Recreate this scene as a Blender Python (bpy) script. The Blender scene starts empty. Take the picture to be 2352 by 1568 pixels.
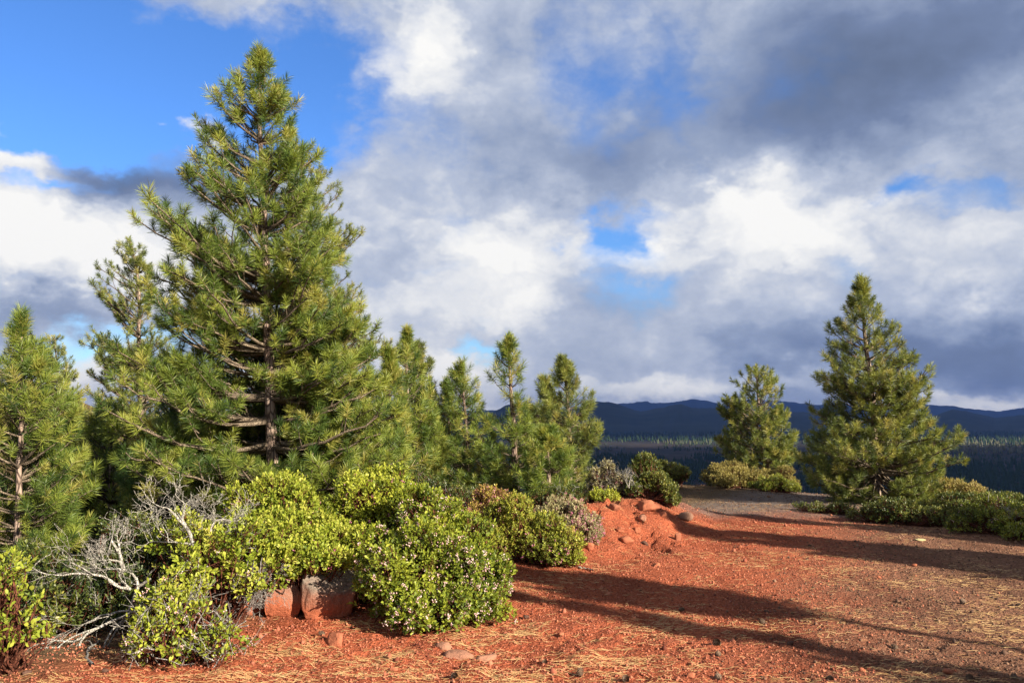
import bpy, math, random
import numpy as np
from math import radians, sin, cos, tan, atan, atan2, exp, pi

SC = bpy.context.scene
COL = SC.collection

# ------------------------------------------------------------------ camera
EYE = 1.6
PITCH = radians(5.2)
FV = 1919.0                     # focal length in units of a 2352 wide picture
cd = bpy.data.cameras.new('camera'); cam = bpy.data.objects.new('camera', cd); COL.objects.link(cam)
cam.location = (0, 0, EYE); cam.rotation_euler = (radians(90) + PITCH, 0, 0)
cd.sensor_width = 36; cd.lens = 36 * FV / 2352; cd.clip_start = 0.05; cd.clip_end = 60000
SC.camera = cam

# ------------------------------------------------------------------ light
SUN_EL = radians(23); SH = np.array([-0.76, 0.65]); SH = SH / np.linalg.norm(SH)     # way the shadows fall
sunv = np.array([-SH[0] * cos(SUN_EL), -SH[1] * cos(SUN_EL), sin(SUN_EL)])
sd = bpy.data.lights.new('sun', 'SUN'); sun = bpy.data.objects.new('sun', sd); COL.objects.link(sun)
sd.energy = 5.0; sd.angle = radians(0.53); sd.color = (1.0, 0.91, 0.76)
from mathutils import Vector
sun.rotation_euler = Vector(sunv).to_track_quat('Z', 'Y').to_euler()
sun.location = (20, -20, 20)
EXPO = 1.4
SC.view_settings.view_transform = 'Standard'; SC.view_settings.look = 'None'
SC.view_settings.gamma = 1; SC.view_settings.use_curve_mapping = False
SC.view_settings.exposure = EXPO

# ------------------------------------------------------------------ sky (world)
world = bpy.data.worlds.new("World"); SC.world = world; world.use_nodes = True
WSTR = 0.1
def v_angles(X, Y):
    xn = (X - 1176) / FV; yn = (784 - Y) / FV
    d = np.array([xn, cos(PITCH) - yn * sin(PITCH), sin(PITCH) + yn * cos(PITCH)])
    d /= np.linalg.norm(d)
    return atan2(d[0], d[1]), math.asin(d[2])

def build_world():
    nt = world.node_tree; N = nt.nodes; L = nt.links; N.clear()
    def node(t, **kw):
        n = N.new(t)
        for k, v in kw.items(): setattr(n, k, v)
        return n
    def setin(n, i, v):
        if hasattr(v, 'is_output') or isinstance(v, bpy.types.NodeSocket): L.new(v, n.inputs[i])
        else: n.inputs[i].default_value = v
    def M(op, a, b=0.0, c=0.0, clamp=False):
        n = node('ShaderNodeMath', operation=op); n.use_clamp = clamp
        setin(n, 0, a)
        if len(n.inputs) > 1: setin(n, 1, b)
        if len(n.inputs) > 2: setin(n, 2, c)
        return n.outputs[0]
    def V(op, a, b=(0, 0, 0), c=(0, 0, 0)):
        n = node('ShaderNodeVectorMath', operation=op); setin(n, 0, a); setin(n, 1, b)
        if op == 'MULTIPLY_ADD': setin(n, 2, c)
        return n.outputs['Value'] if op in ('DOT_PRODUCT', 'LENGTH') else n.outputs[0]
    out = node('ShaderNodeOutputWorld'); bg = node('ShaderNodeBackground'); bg.inputs[1].default_value = WSTR
    L.new(bg.outputs[0], out.inputs[0])
    tc = node('ShaderNodeTexCoord'); sep = node('ShaderNodeSeparateXYZ'); L.new(tc.outputs['Generated'], sep.inputs[0])
    az = M('ARCTAN2', sep.outputs[0], sep.outputs[1]); el = M('ARCSINE', sep.outputs[2])
    cmb = node('ShaderNodeCombineXYZ'); L.new(az, cmb.inputs[0]); L.new(el, cmb.inputs[1])
    p = cmb.outputs[0]
    def noise(vec, scale, detail, rough, dist=0.0, color=False):
        n = node('ShaderNodeTexNoise'); n.noise_dimensions = '3D'
        L.new(vec, n.inputs['Vector']); n.inputs['Scale'].default_value = scale; n.inputs['Detail'].default_value = detail
        n.inputs['Roughness'].default_value = rough; n.inputs['Distortion'].default_value = dist
        return n.outputs['Color'] if color else n.outputs['Fac']
    ps = V('MULTIPLY', p, (1.0, 1.4, 1.0))
    ps2 = V('ADD', ps, (3.7, 1.3, 5.1))
    # warp the coordinates so the cloud masses get ragged edges
    w1 = V('MULTIPLY', V('SUBTRACT', noise(ps, 5.0, 5, 0.58, 0, True), (0.5, 0.5, 0.5)), (0.20, 0.15, 0))
    w2 = V('MULTIPLY', V('SUBTRACT', noise(ps2, 22.0, 5, 0.6, 0, True), (0.5, 0.5, 0.5)), (0.065, 0.05, 0))
    pw = V('ADD', V('ADD', p, w1), w2)
    def blobs(lst, base):
        acc = base
        for (X, Y, sx, sy, amp) in lst:
            a, e = v_angles(X, Y); ax = sx / 2100.0; ay = sy / 2050.0
            q = V('MULTIPLY_ADD', pw, (1 / ax, 1 / ay, 0), (-a / ax, -e / ay, 0))
            g = M('POWER', 0.3679, V('DOT_PRODUCT', q, q))
            acc = M('MULTIPLY_ADD', g, amp, acc)
        return acc
    nf = noise(ps, 7.0, 7, 0.6)
    nf2 = noise(ps2, 2.6, 4, 0.5)
    nf3 = noise(ps2, 24.0, 5, 0.62)
    vt = node('ShaderNodeTexVoronoi'); vt.feature = 'F1'; L.new(V('MULTIPLY', pw, (1, 1.25, 1)), vt.inputs['Vector']); vt.inputs['Scale'].default_value = 8.5
    vt.inputs['Detail'].default_value = 1.5; vt.inputs['Roughness'].default_value = 0.55; vt.normalize = True
    vt2 = node('ShaderNodeTexVoronoi'); vt2.feature = 'F1'; L.new(V('MULTIPLY', pw, (1, 1.25, 1)), vt2.inputs['Vector']); vt2.inputs['Scale'].default_value = 26
    vt2.inputs['Detail'].default_value = 1.0; vt2.inputs['Roughness'].default_value = 0.6; vt2.normalize = True
    bil = M('ADD', M('SUBTRACT', 0.36, vt.outputs['Distance']), M('MULTIPLY', M('SUBTRACT', 0.36, vt2.outputs['Distance']), 0.55))
    COVER, LUM = sky_blobs()
    cov = blobs(COVER, 0.93)
    cov = M('ADD', M('ADD', cov, M('MULTIPLY', M('SUBTRACT', nf, 0.5), 1.15)), M('MULTIPLY', bil, 0.55))
    mr = node('ShaderNodeMapRange'); mr.interpolation_type = 'SMOOTHSTEP'
    L.new(cov, mr.inputs['Value']); mr.inputs['From Min'].default_value = 0.10; mr.inputs['From Max'].default_value = 0.88
    cover = mr.outputs[0]
    lum = blobs(LUM, 0.575)
    lum = M('ADD', lum, M('MULTIPLY', M('SUBTRACT', nf, 0.5), 0.60))
    lum = M('ADD', M('ADD', lum, M('MULTIPLY', M('SUBTRACT', nf3, 0.5), 0.10)), M('MULTIPLY', bil, M('ADD', 0.10, M('MULTIPLY', M('MAXIMUM', M('SUBTRACT', lum, 0.40), 0.0), 1.7))))
    lum = M('ADD', lum, M('MULTIPLY', M('SUBTRACT', nf2, 0.5), 0.12), 0, True)
    cr = node('ShaderNodeValToRGB'); L.new(lum, cr.inputs[0])
    k = 1.0 / (WSTR * 2 ** EXPO)
    stops = [(0.0, (.135, .18, .29)), (0.22, (.185, .245, .40)), (0.45, (.32, .39, .55)), (0.64, (.52, .58, .71)), (0.80, (.80, .82, .86)), (1.0, (1.0, .99, .97))]
    while len(cr.color_ramp.elements) < len(stops): cr.color_ramp.elements.new(0.5)
    for e, (pos, c) in zip(cr.color_ramp.elements, stops): e.position = pos; e.color = (*c, 1)
    cloud = V('SCALE', cr.outputs[0]); cloud.node.inputs['Scale'].default_value = k
    sky = node('ShaderNodeTexSky'); sky.sky_type = 'NISHITA'; sky.sun_disc = False
    sky.sun_elevation = SUN_EL; sky.sun_rotation = atan2(sunv[0], sunv[1])
    sky.altitude = 1400; sky.air_density = 1.0; sky.dust_density = 0.4; sky.ozone_density = 2.0
    gm = node('ShaderNodeMapRange'); L.new(el, gm.inputs['Value']); gm.inputs['From Min'].default_value = 0.10; gm.inputs['From Max'].default_value = 0.30
    gx = node('ShaderNodeMix'); gx.data_type = 'RGBA'; L.new(gm.outputs[0], gx.inputs['Factor'])
    [i for i in gx.inputs if i.name == 'A' and i.type == 'RGBA'][0].default_value = (.36, .50, .62, 1); [i for i in gx.inputs if i.name == 'B' and i.type == 'RGBA'][0].default_value = (*SKY_GAIN, 1)
    blue = V('MULTIPLY', sky.outputs[0], [o for o in gx.outputs if o.type == 'RGBA'][0])
    mx = node('ShaderNodeMix'); mx.data_type = 'RGBA'
    L.new(cover, mx.inputs['Factor']); L.new(blue, [i for i in mx.inputs if i.name == 'A' and i.type == 'RGBA'][0]); L.new(cloud, [i for i in mx.inputs if i.name == 'B' and i.type == 'RGBA'][0])
    L.new([o for o in mx.outputs if o.type == 'RGBA'][0], bg.inputs[0])

SKY_GAIN = (0.33, 0.54, 0.82)
def sky_blobs():
    # (x, y, half width, half height, amount): where the sky opens to blue (negative) or closes
    C = [(420, 175, 430, 130, -1.25), (150, 250, 280, 120, -1.1), (760, 190, 120, 150, -0.55), (120, 60, 220, 110, -0.6), (420, 10, 360, 60, -0.55), (1500, 330, 200, 80, -0.12),
         (1530, 225, 110, 75, -0.50), (1385, 555, 75, 75, -0.80), (1440, 500, 120, 40, -0.4), (1480, 675, 90, 40, -0.45),
         (2110, 435, 75, 45, -0.75), (2230, 470, 60, 30, -0.4), (230, 770, 200, 45, -0.75), (1085, 792, 80, 26, -0.6),
         (230, 300, 190, 60, -0.6), (300, 30, 120, 40, 0.10), (10, 260, 65, 50, 0.75), (1000, 640, 60, 20, -0.1),
         (1500, 110, 260, 120, -0.42), (1300, 190, 140, 140, -0.30), (700, 300, 80, 90, -0.35), (1480, 730, 120, 40, -0.2), (1930, 600, 80, 30, -0.15), (425, 305, 70, 48, 1.0), (620, 1000, 200, 60, -0.3), (90, 395, 150, 45, 0.35), (90, 325, 220, 22, -0.3), (130, 448, 130, 20, -0.55), (1000, 400, 140, 120, -0.18)]
    Lm = [(960, 60, 100, 110, 0.36), (1000, 190, 130, 70, 0.12), (1180, 90, 220, 120, -0.06), (1400, 370, 230, 90, -0.22),
          (1150, 330, 160, 100, -0.06), (2000, 150, 380, 160, -0.50), (2300, 60, 200, 120, -0.14), (1500, 240, 100, 90, -0.16),
          (90, 385, 170, 55, 0.30), (20, 260, 70, 50, 0.30), (420, 300, 60, 38, 0.42), (340, 420, 140, 80, -0.62),
          (110, 570, 230, 100, 0.46), (330, 640, 120, 80, 0.25), (120, 700, 220, 45, -0.30), (170, 850, 160, 70, 0.35),
          (1100, 570, 180, 90, 0.42), (1160, 690, 160, 60, 0.26), (930, 590, 80, 60, -0.15), (1000, 720, 200, 50, 0.16),
          (1680, 450, 160, 80, 0.44), (1880, 500, 170, 110, 0.30), (1420, 570, 90, 60, 0.40), (2150, 560, 190, 90, 0.10),
          (1600, 590, 200, 60, 0.20), (2250, 680, 160, 50, 0.08), (2230, 790, 260, 75, -0.42), (1850, 800, 260, 55, -0.26),
          (1600, 800, 90, 40, 0.10), (1380, 700, 150, 60, -0.06), (1500, 880, 260, 34, 0.30), (1060, 835, 130, 40, 0.28),
          (2250, 905, 200, 26, 0.55), (1000, 925, 300, 40, 0.2), (2300, 330, 120, 120, -0.02), (1800, 380, 200, 50, 0.05),
          (1700, 925, 260, 14, -0.12), (800, 620, 150, 200, 0.05)]
    return C, Lm
build_world()

# ------------------------------------------------------------------ small tools
rng = np.random.default_rng(7)
def at(X, Y, D):
    """point at forward distance D seen in the direction of picture coordinates X, Y (2352 wide)"""
    xn = (X - 1176) / FV; yn = (784 - Y) / FV
    dy = cos(PITCH) - yn * sin(PITCH); dz = sin(PITCH) + yn * cos(PITCH); t = D / dy
    return np.array([t * xn, D, EYE + t * dz])

def _hash(ix, iy, iz, seed):
    n = (ix * 374761393 + iy * 668265263 + iz * 2147483647 + seed * 144665) & 0xFFFFFFFF
    n = ((n ^ (n >> 13)) * 1274126177) & 0xFFFFFFFF
    n = ((n ^ (n >> 16)) * 2246822519) & 0xFFFFFFFF
    return ((n ^ (n >> 15)) & 0xFFFFFF) / float(0xFFFFFF)
def vnoise(x, y, z=None, seed=0):
    x = np.asarray(x, float); y = np.asarray(y, float)
    z = np.zeros_like(x) if z is None else np.asarray(z, float)
    ix = np.floor(x).astype(np.int64); iy = np.floor(y).astype(np.int64); iz = np.floor(z).astype(np.int64)
    fx = x - ix; fy = y - iy; fz = z - iz
    fx = fx * fx * (3 - 2 * fx); fy = fy * fy * (3 - 2 * fy); fz = fz * fz * (3 - 2 * fz)
    r = 0
    for a in (0, 1):
        for b in (0, 1):
            for c in (0, 1):
                w = (fx if a else 1 - fx) * (fy if b else 1 - fy) * (fz if c else 1 - fz)
                r = r + w * _hash(ix + a, iy + b, iz + c, seed)
    return r * 2 - 1
def fbm(x, y, z=None, seed=0, oct=4, gain=0.5):
    r = 0; a = 1.0; f = 1.0; s = 0
    for o in range(oct):
        r = r + a * vnoise(np.asarray(x) * f, np.asarray(y) * f, None if z is None else np.asarray(z) * f, seed + o * 17); s += a
        a *= gain; f *= 2.03
    return r / s
def nrm(v):
    return v / np.maximum(np.linalg.norm(v, axis=-1, keepdims=True), 1e-9)
def sp(d, k=1.0):
    d = np.asarray(d, float) / k
    return k * np.where(d > 30, d, np.log1p(np.exp(np.minimum(d, 30))))
def sstep(x, a, b):
    t = np.clip((np.asarray(x, float) - a) / (b - a), 0, 1); return t * t * (3 - 2 * t)

class Geo:
    """collects vertices and faces and links them as ONE mesh object"""
    def __init__(s): s.v = []; s.f = {}; s.a = []; s.n = 0
    def add(s, verts, faces, var=0.5):
        verts = np.asarray(verts, np.float32).reshape(-1, 3); faces = np.asarray(faces, np.int64)
        s.v.append(verts); s.f.setdefault(faces.shape[1], []).append(faces + s.n)
        s.a.append(np.broadcast_to(np.asarray(var, np.float32), (len(verts),)).copy()); s.n += len(verts)
    def build(s, name, mat, parent=None, smooth=False, loc=None):
        me = bpy.data.meshes.new(name)
        V = np.concatenate(s.v); A = np.concatenate(s.a)
        if loc is not None: V = V - np.asarray(loc, np.float32)
        ks = sorted(s.f); F = {k: np.concatenate(s.f[k]) for k in ks}
        me.vertices.add(len(V)); me.vertices.foreach_set('co', V.ravel())
        loops = np.concatenate([F[k].ravel() for k in ks]); me.loops.add(len(loops)); me.loops.foreach_set('vertex_index', loops.astype(np.int32))
        tot = np.concatenate([np.full(len(F[k]), k) for k in ks]); st = np.concatenate([[0], np.cumsum(tot)[:-1]])
        me.polygons.add(len(tot)); me.polygons.foreach_set('loop_start', st.astype(np.int32))
        if smooth: me.polygons.foreach_set('use_smooth', np.ones(len(tot), bool))
        me.update(calc_edges=True)
        at_ = me.attributes.new('var', 'FLOAT', 'POINT'); at_.data.foreach_set('value', A)
        me.materials.append(mat)
        o = bpy.data.objects.new(name, me); COL.objects.link(o)
        if parent: o.parent = parent
        elif loc is not None: o.location = loc
        return o
def tag(o, label=None, cat=None, group=None, kind=None):
    if label: o['label'] = label
    if cat: o['category'] = cat
    if group: o['group'] = group
    if kind: o['kind'] = kind
    return o
def empty(name, loc, label, cat, group=None):
    o = bpy.data.objects.new(name, None); COL.objects.link(o); o.location = [float(c) for c in loc]; o.empty_display_size = 0.2
    return tag(o, label, cat, group)

def tubes(geo, P, R, sides=5, var=0.5):
    """P (B,n,3) centre lines, R (B,n) radii"""
    P = np.asarray(P, float); R = np.asarray(R, float)
    B, n, _ = P.shape
    T = np.empty_like(P); T[:, 1:-1] = P[:, 2:] - P[:, :-2]; T[:, 0] = P[:, 1] - P[:, 0]; T[:, -1] = P[:, -1] - P[:, -2]
    T = nrm(T); mean = nrm(T.mean(1))
    ref = np.where(np.abs(mean[:, 2:3]) < 0.8, np.array([[0, 0, 1.0]]), np.array([[1.0, 0, 0]]))
    U = nrm(np.cross(T, ref[:, None, :])); W = np.cross(T, U)
    a = np.arange(sides) * 2 * pi / sides
    ring = P[:, :, None, :] + R[:, :, None, None] * (U[:, :, None, :] * np.cos(a)[None, None, :, None] + W[:, :, None, :] * np.sin(a)[None, None, :, None])
    idx = np.arange(B * n * sides).reshape(B, n, sides)
    a0 = idx[:, :-1]; a1 = idx[:, 1:]
    f = np.stack([a0, np.roll(a0, -1, 2), np.roll(a1, -1, 2), a1], -1).reshape(-1, 4)
    if np.ndim(var) == 1: var = np.repeat(var, n * sides)
    geo.add(ring.reshape(-1, 3), f, var)

# ------------------------------------------------------------------ terrain height
_yb = np.array([-50, 0, 5, 7, 9, 12, 16, 22, 30, 60, 20000.0]); _xb = np.array([-9, -7, -4.6, -2.2, -0.1, 1.5, 3.0, 4.2, 5, 6, 6.0])
def gz(x, y, micro=False):
    x = np.asarray(x, float); y = np.asarray(y, float)
    xb = np.interp(y, _yb, _xb)
    dl = xb - x - 1.2
    df = 0.70 * x + 0.70 * y - 19.6
    dl_ = np.minimum(dl, 260.0)
    z = -0.27 * sp(dl_, 0.7) - 0.42 * sp(df, 1.1) - 0.25 * sp(x - 19, 2.0) - 0.3 * sp(-y - 22, 3.0)
    xe = np.interp(y, [7, 8.5, 9.5, 11, 12.5, 14, 16], [.3, .75, 1.3, 2.35, 3.15, 3.6, 3.7]) + .18 * fbm(y * .9, x * 0 + 3.3, seed=77, oct=3)
    z = z + 0.43 * sstep(xe - x, 0.0, 1.45) * sstep(y, 8.6, 11.4) * (1 - sstep(y, 13.6, 15.4)) * (1 - .0 * x)      # red bank along the left of the path
    z = z + 0.10 * np.exp(-((x + 1.7) / 1.5) ** 2 - ((y - 7.6) / 0.8) ** 2)
    z = z + 15.0 * np.exp(-((x + 40) / 22) ** 2 - ((y - 62) / 26) ** 2)                  # rim hill on the left
    z = -82 + sp(z + 82, 9.0)
    r = np.hypot(x, y)
    z = z + 0.05 * fbm(x * 0.6, y * 0.6, seed=3, oct=3) * np.clip(r / 12, 0.3, 1) + 1.2 * fbm(x * 0.03, y * 0.03, seed=9, oct=3) * sstep(r, 35, 90)
    if micro:
        near = 1 - sstep(r, 20, 34)
        rill = fbm(x * 3.2 + y * .6, y * .8, seed=88, oct=3); z = z - .07 * np.abs(rill) * sstep(xe - x, -.3, .4) * (1 - sstep(xe - x, 1.2, 1.8)) * sstep(y, 9, 10.5) * (1 - sstep(y, 14, 15.4))
        z = z + near * (0.010 * fbm(x * 7, y * 7, seed=21, oct=3) + 0.006 * np.abs(vnoise(x * 26, y * 26, seed=31)))
        m = np.exp(-((x - 1.45) / 0.8) ** 2 - ((y - 11.6) / 1.6) ** 2)                   # broken clods on the bank
        z = z + m * 0.15 * np.round(2.2 * fbm(x * 2.4, y * 2.4, seed=44, oct=3)) / 2.2
        m2 = np.exp(-((y - 6.0) / 0.9) ** 2) * (1 - sstep(x, 0.2, 1.6))
        z = z + m2 * 0.045 * fbm(x * 4.0, y * 4.0, seed=51, oct=4)
        z = z - near * 0.016 * sstep(fbm(x * 9, y * 9, seed=61, oct=3), .18, .42) * np.exp(-(r / 13) ** 2)
    return z
def gz1(x, y): return float(gz(np.array([x]), np.array([y]), True)[0])

# ------------------------------------------------------------------ materials
def mat_base(name):
    m = bpy.data.materials.new(name); m.use_nodes = True; nt = m.node_tree
    return m, nt, nt.nodes['Principled BSDF'], nt.nodes['Material Output']
def ramp(nt, fac, stops):
    r = nt.nodes.new('ShaderNodeValToRGB'); nt.links.new(fac, r.inputs[0])
    while len(r.color_ramp.elements) < len(stops): r.color_ramp.elements.new(0.5)
    for e, (p, c) in zip(r.color_ramp.elements, stops): e.position = p; e.color = (*c, 1)
    return r.outputs[0]
def tnoise(nt, vec, scale, detail=4, rough=0.55, dist=0):
    n = nt.nodes.new('ShaderNodeTexNoise'); nt.links.new(vec, n.inputs['Vector'])
    n.inputs['Scale'].default_value = scale; n.inputs['Detail'].default_value = detail; n.inputs['Roughness'].default_value = rough; n.inputs['Distortion'].default_value = dist
    return n.outputs['Fac']
def nmath(nt, op, a, b=0.0, clamp=False):
    n = nt.nodes.new('ShaderNodeMath'); n.operation = op; n.use_clamp = clamp
    for i, v in enumerate((a, b)):
        if isinstance(v, bpy.types.NodeSocket): nt.links.new(v, n.inputs[i])
        else: n.inputs[i].default_value = v
    return n.outputs[0]
def nmix(nt, f, a, b, mode='MIX'):
    n = nt.nodes.new('ShaderNodeMix'); n.data_type = 'RGBA'; n.blend_type = mode
    for k, v in (('Factor', f), ('A', a), ('B', b)):
        s = [i for i in n.inputs if i.name == k and (i.type == 'RGBA' or k == 'Factor')][0]
        if isinstance(v, bpy.types.NodeSocket): nt.links.new(v, s)
        elif k == 'Factor': s.default_value = v
        else: s.default_value = (*v, 1)
    return [o for o in n.outputs if o.type == 'RGBA'][0]
def nattr(nt, name='var'):
    a = nt.nodes.new('ShaderNodeAttribute'); a.attribute_name = name; return a.outputs['Fac']
def wpos(nt):
    return nt.nodes.new('ShaderNodeNewGeometry').outputs['Position']
def bump(nt, h, strength, dist, bsdf):
    b = nt.nodes.new('ShaderNodeBump'); b.inputs['Strength'].default_value = strength; b.inputs['Distance'].default_value = dist
    nt.links.new(h, b.inputs['Height']); nt.links.new(b.outputs[0], bsdf.inputs['Normal'])

def leaf_mat(name, stops, transl=0.3, rough=0.45, spec=0.5, tgain=(1.25, 1.15, 0.6)):
    m, nt, b, out = mat_base(name)
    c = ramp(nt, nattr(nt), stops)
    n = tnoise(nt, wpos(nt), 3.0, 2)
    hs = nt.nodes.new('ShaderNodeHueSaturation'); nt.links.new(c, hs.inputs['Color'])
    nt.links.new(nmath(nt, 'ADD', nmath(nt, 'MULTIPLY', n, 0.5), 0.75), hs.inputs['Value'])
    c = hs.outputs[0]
    nt.links.new(c, b.inputs['Base Color']); b.inputs['Roughness'].default_value = rough; b.inputs['Specular IOR Level'].default_value = spec
    t = nt.nodes.new('ShaderNodeBsdfTranslucent'); nt.links.new(nmix(nt, 1.0, c, tgain, 'MULTIPLY'), t.inputs[0])
    ms = nt.nodes.new('ShaderNodeMixShader'); ms.inputs[0].default_value = transl
    nt.links.new(b.outputs[0], ms.inputs[1]); nt.links.new(t.outputs[0], ms.inputs[2]); nt.links.new(ms.outputs[0], out.inputs[0])
    return m
MT = {}
MT['needle'] = leaf_mat('pine_needle', [(0, (.045, .085, .018)), (.35, (.125, .18, .032)), (.75, (.28, .32, .05)), (1, (.36, .33, .08))], .33, .45, .4)
MT['needle_olive'] = leaf_mat('pine_needle_olive', [(0, (.055, .078, .022)), (.35, (.13, .165, .036)), (.75, (.28, .30, .06)), (1, (.36, .32, .09))], .30, .45, .4)
MT['needle_dark'] = leaf_mat('pine_needle_dark', [(0, (.030, .055, .016)), (.5, (.080, .12, .025)), (1, (.16, .20, .04))], .25, .5, .35)
MT['needle_blue'] = leaf_mat('pine_needle_deep_green', [(0, (.040, .085, .022)), (.4, (.09, .155, .040)), (.8, (.19, .26, .06)), (1, (.30, .30, .07))], .30, .45, .4)
MT['leaf'] = leaf_mat('manzanita_leaf', [(0, (.05, .085, .012)), (.3, (.15, .19, .020)), (.7, (.29, .32, .03)), (1, (.44, .44, .055))], .25, .5, .3)
MT['leaf_yellow'] = leaf_mat('manzanita_leaf_yellow', [(0, (.08, .12, .012)), (.3, (.22, .27, .022)), (.7, (.38, .39, .055)), (1, (.54, .51, .10))], .28, .5, .3)
MT['leaf_small'] = leaf_mat('manzanita_leaf_small', [(0, (.06, .08, .014)), (.35, (.20, .23, .025)), (.8, (.38, .38, .05)), (1, (.42, .22, .08))], .2, .45, .4)
MT['leaf_red'] = leaf_mat('manzanita_leaf_reddish', [(0, (.13, .05, .03)), (.35, (.30, .16, .07)), (.6, (.38, .30, .06)), (1, (.50, .42, .07))], .2, .45, .4)
MT['leaf_dark'] = leaf_mat('manzanita_leaf_dark', [(0, (.022, .038, .010)), (.4, (.06, .085, .015)), (.8, (.16, .17, .03)), (1, (.30, .27, .06))], .2, .45, .4)
MT['leaf_tan'] = leaf_mat('shrub_leaf_tan', [(0, (.09, .075, .022)), (.4, (.20, .17, .045)), (.8, (.32, .26, .07)), (1, (.40, .32, .12))], .2, .55, .3)
MT['leaf_pale'] = leaf_mat('shrub_leaf_pale', [(0, (.10, .09, .05)), (.4, (.25, .22, .11)), (.8, (.42, .38, .18)), (1, (.50, .36, .25))], .2, .5, .4)
MT['flower'] = leaf_mat('manzanita_flower', [(0, (.50, .20, .20)), (.5, (.75, .48, .45)), (1, (.85, .72, .66))], .3, .5, .4, (1, 1, 1))
MT['flower_pink'] = leaf_mat('manzanita_flower_pink', [(0, (.35, .06, .12)), (.5, (.55, .16, .26)), (1, (.75, .40, .45))], .3, .5, .4, (1, 1, 1))

def bark_mat(name, c0, c1, c2, scale=9, stretch=0.3, st=0.6, dist=0.02):
    m, nt, b, out = mat_base(name)
    mp = nt.nodes.new('ShaderNodeMapping'); nt.links.new(wpos(nt), mp.inputs[0]); mp.inputs['Scale'].default_value = (1, 1, stretch)
    n = tnoise(nt, mp.outputs[0], scale, 6, 0.65, 0.4)
    vo = nt.nodes.new('ShaderNodeTexVoronoi'); vo.feature = 'DISTANCE_TO_EDGE'; nt.links.new(mp.outputs[0], vo.inputs['Vector']); vo.inputs['Scale'].default_value = scale * 2.6
    cr = nmath(nt, 'MULTIPLY', vo.outputs[0], 5.0, True)
    c = ramp(nt, n, [(0.3, c0), (0.5, c1), (0.7, c2)])
    c = nmix(nt, nmath(nt, 'SUBTRACT', 1.0, cr), c, tuple(x * 0.35 for x in c0))
    nt.links.new(c, b.inputs['Base Color']); b.inputs['Roughness'].default_value = 0.9; b.inputs['Specular IOR Level'].default_value = 0.15
    bump(nt, nmath(nt, 'ADD', n, cr), st, dist, b)
    return m
MT['bark'] = bark_mat('pine_bark', (.16, .105, .080), (.30, .215, .165), (.42, .32, .25), 9, .3)
MT['twig'] = bark_mat('pine_branch_bark', (.10, .075, .052), (.20, .15, .105), (.31, .245, .17), 20, .6, .3, .005)
MT['twig_dark'] = bark_mat('shaded_branch_bark', (.06, .045, .035), (.12, .09, .065), (.18, .13, .10), 20, .6, .3, .005)
MT['redstem'] = bark_mat('manzanita_stem', (.07, .02, .014), (.14, .045, .025), (.22, .10, .06), 20, .5, .2, .004)
MT['deadwood'] = bark_mat('bleached_deadwood', (.29, .26, .22), (.49, .45, .385), (.64, .60, .53), 34, .35, .6, .006)
MT['greytwig'] = bark_mat('grey_dead_twig', (.18, .16, .14), (.34, .31, .28), (.48, .44, .40), 26, .5, .3, .004)
for k in ('deadwood', 'greytwig'): MT[k].node_tree.nodes['Principled BSDF'].inputs['Roughness'].default_value = 0.75

def rock_mat(name, red, grey, zlo, zhi, spots=True):
    m, nt, b, out = mat_base(name)
    P = wpos(nt); n = tnoise(nt, P, 5, 6, .6); n2 = tnoise(nt, P, 38, 5, .7)
    sepn = nt.nodes.new('ShaderNodeSeparateXYZ'); nt.links.new(P, sepn.inputs[0])
    h = nt.nodes.new('ShaderNodeMapRange'); nt.links.new(nmath(nt, 'ADD', sepn.outputs[2], nmath(nt, 'MULTIPLY', nmath(nt, 'SUBTRACT', n, .5), .35)), h.inputs[0])
    h.inputs[1].default_value = zlo; h.inputs[2].default_value = zhi
    cr = nmix(nt, n2, red, tuple(c * .6 for c in red)); cg = nmix(nt, nmath(nt, 'MULTIPLY', nmath(nt, 'SUBTRACT', n2, .35), 3.0, True), tuple(c * .35 for c in grey), grey)
    c = nmix(nt, h.outputs[0], cr, cg)
    nt.links.new(c, b.inputs['Base Color']); b.inputs['Roughness'].default_value = 0.95; b.inputs['Specular IOR Level'].default_value = 0.1
    bump(nt, nmath(nt, 'ADD', n2, n), .7, .02, b)
    return m

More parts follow.
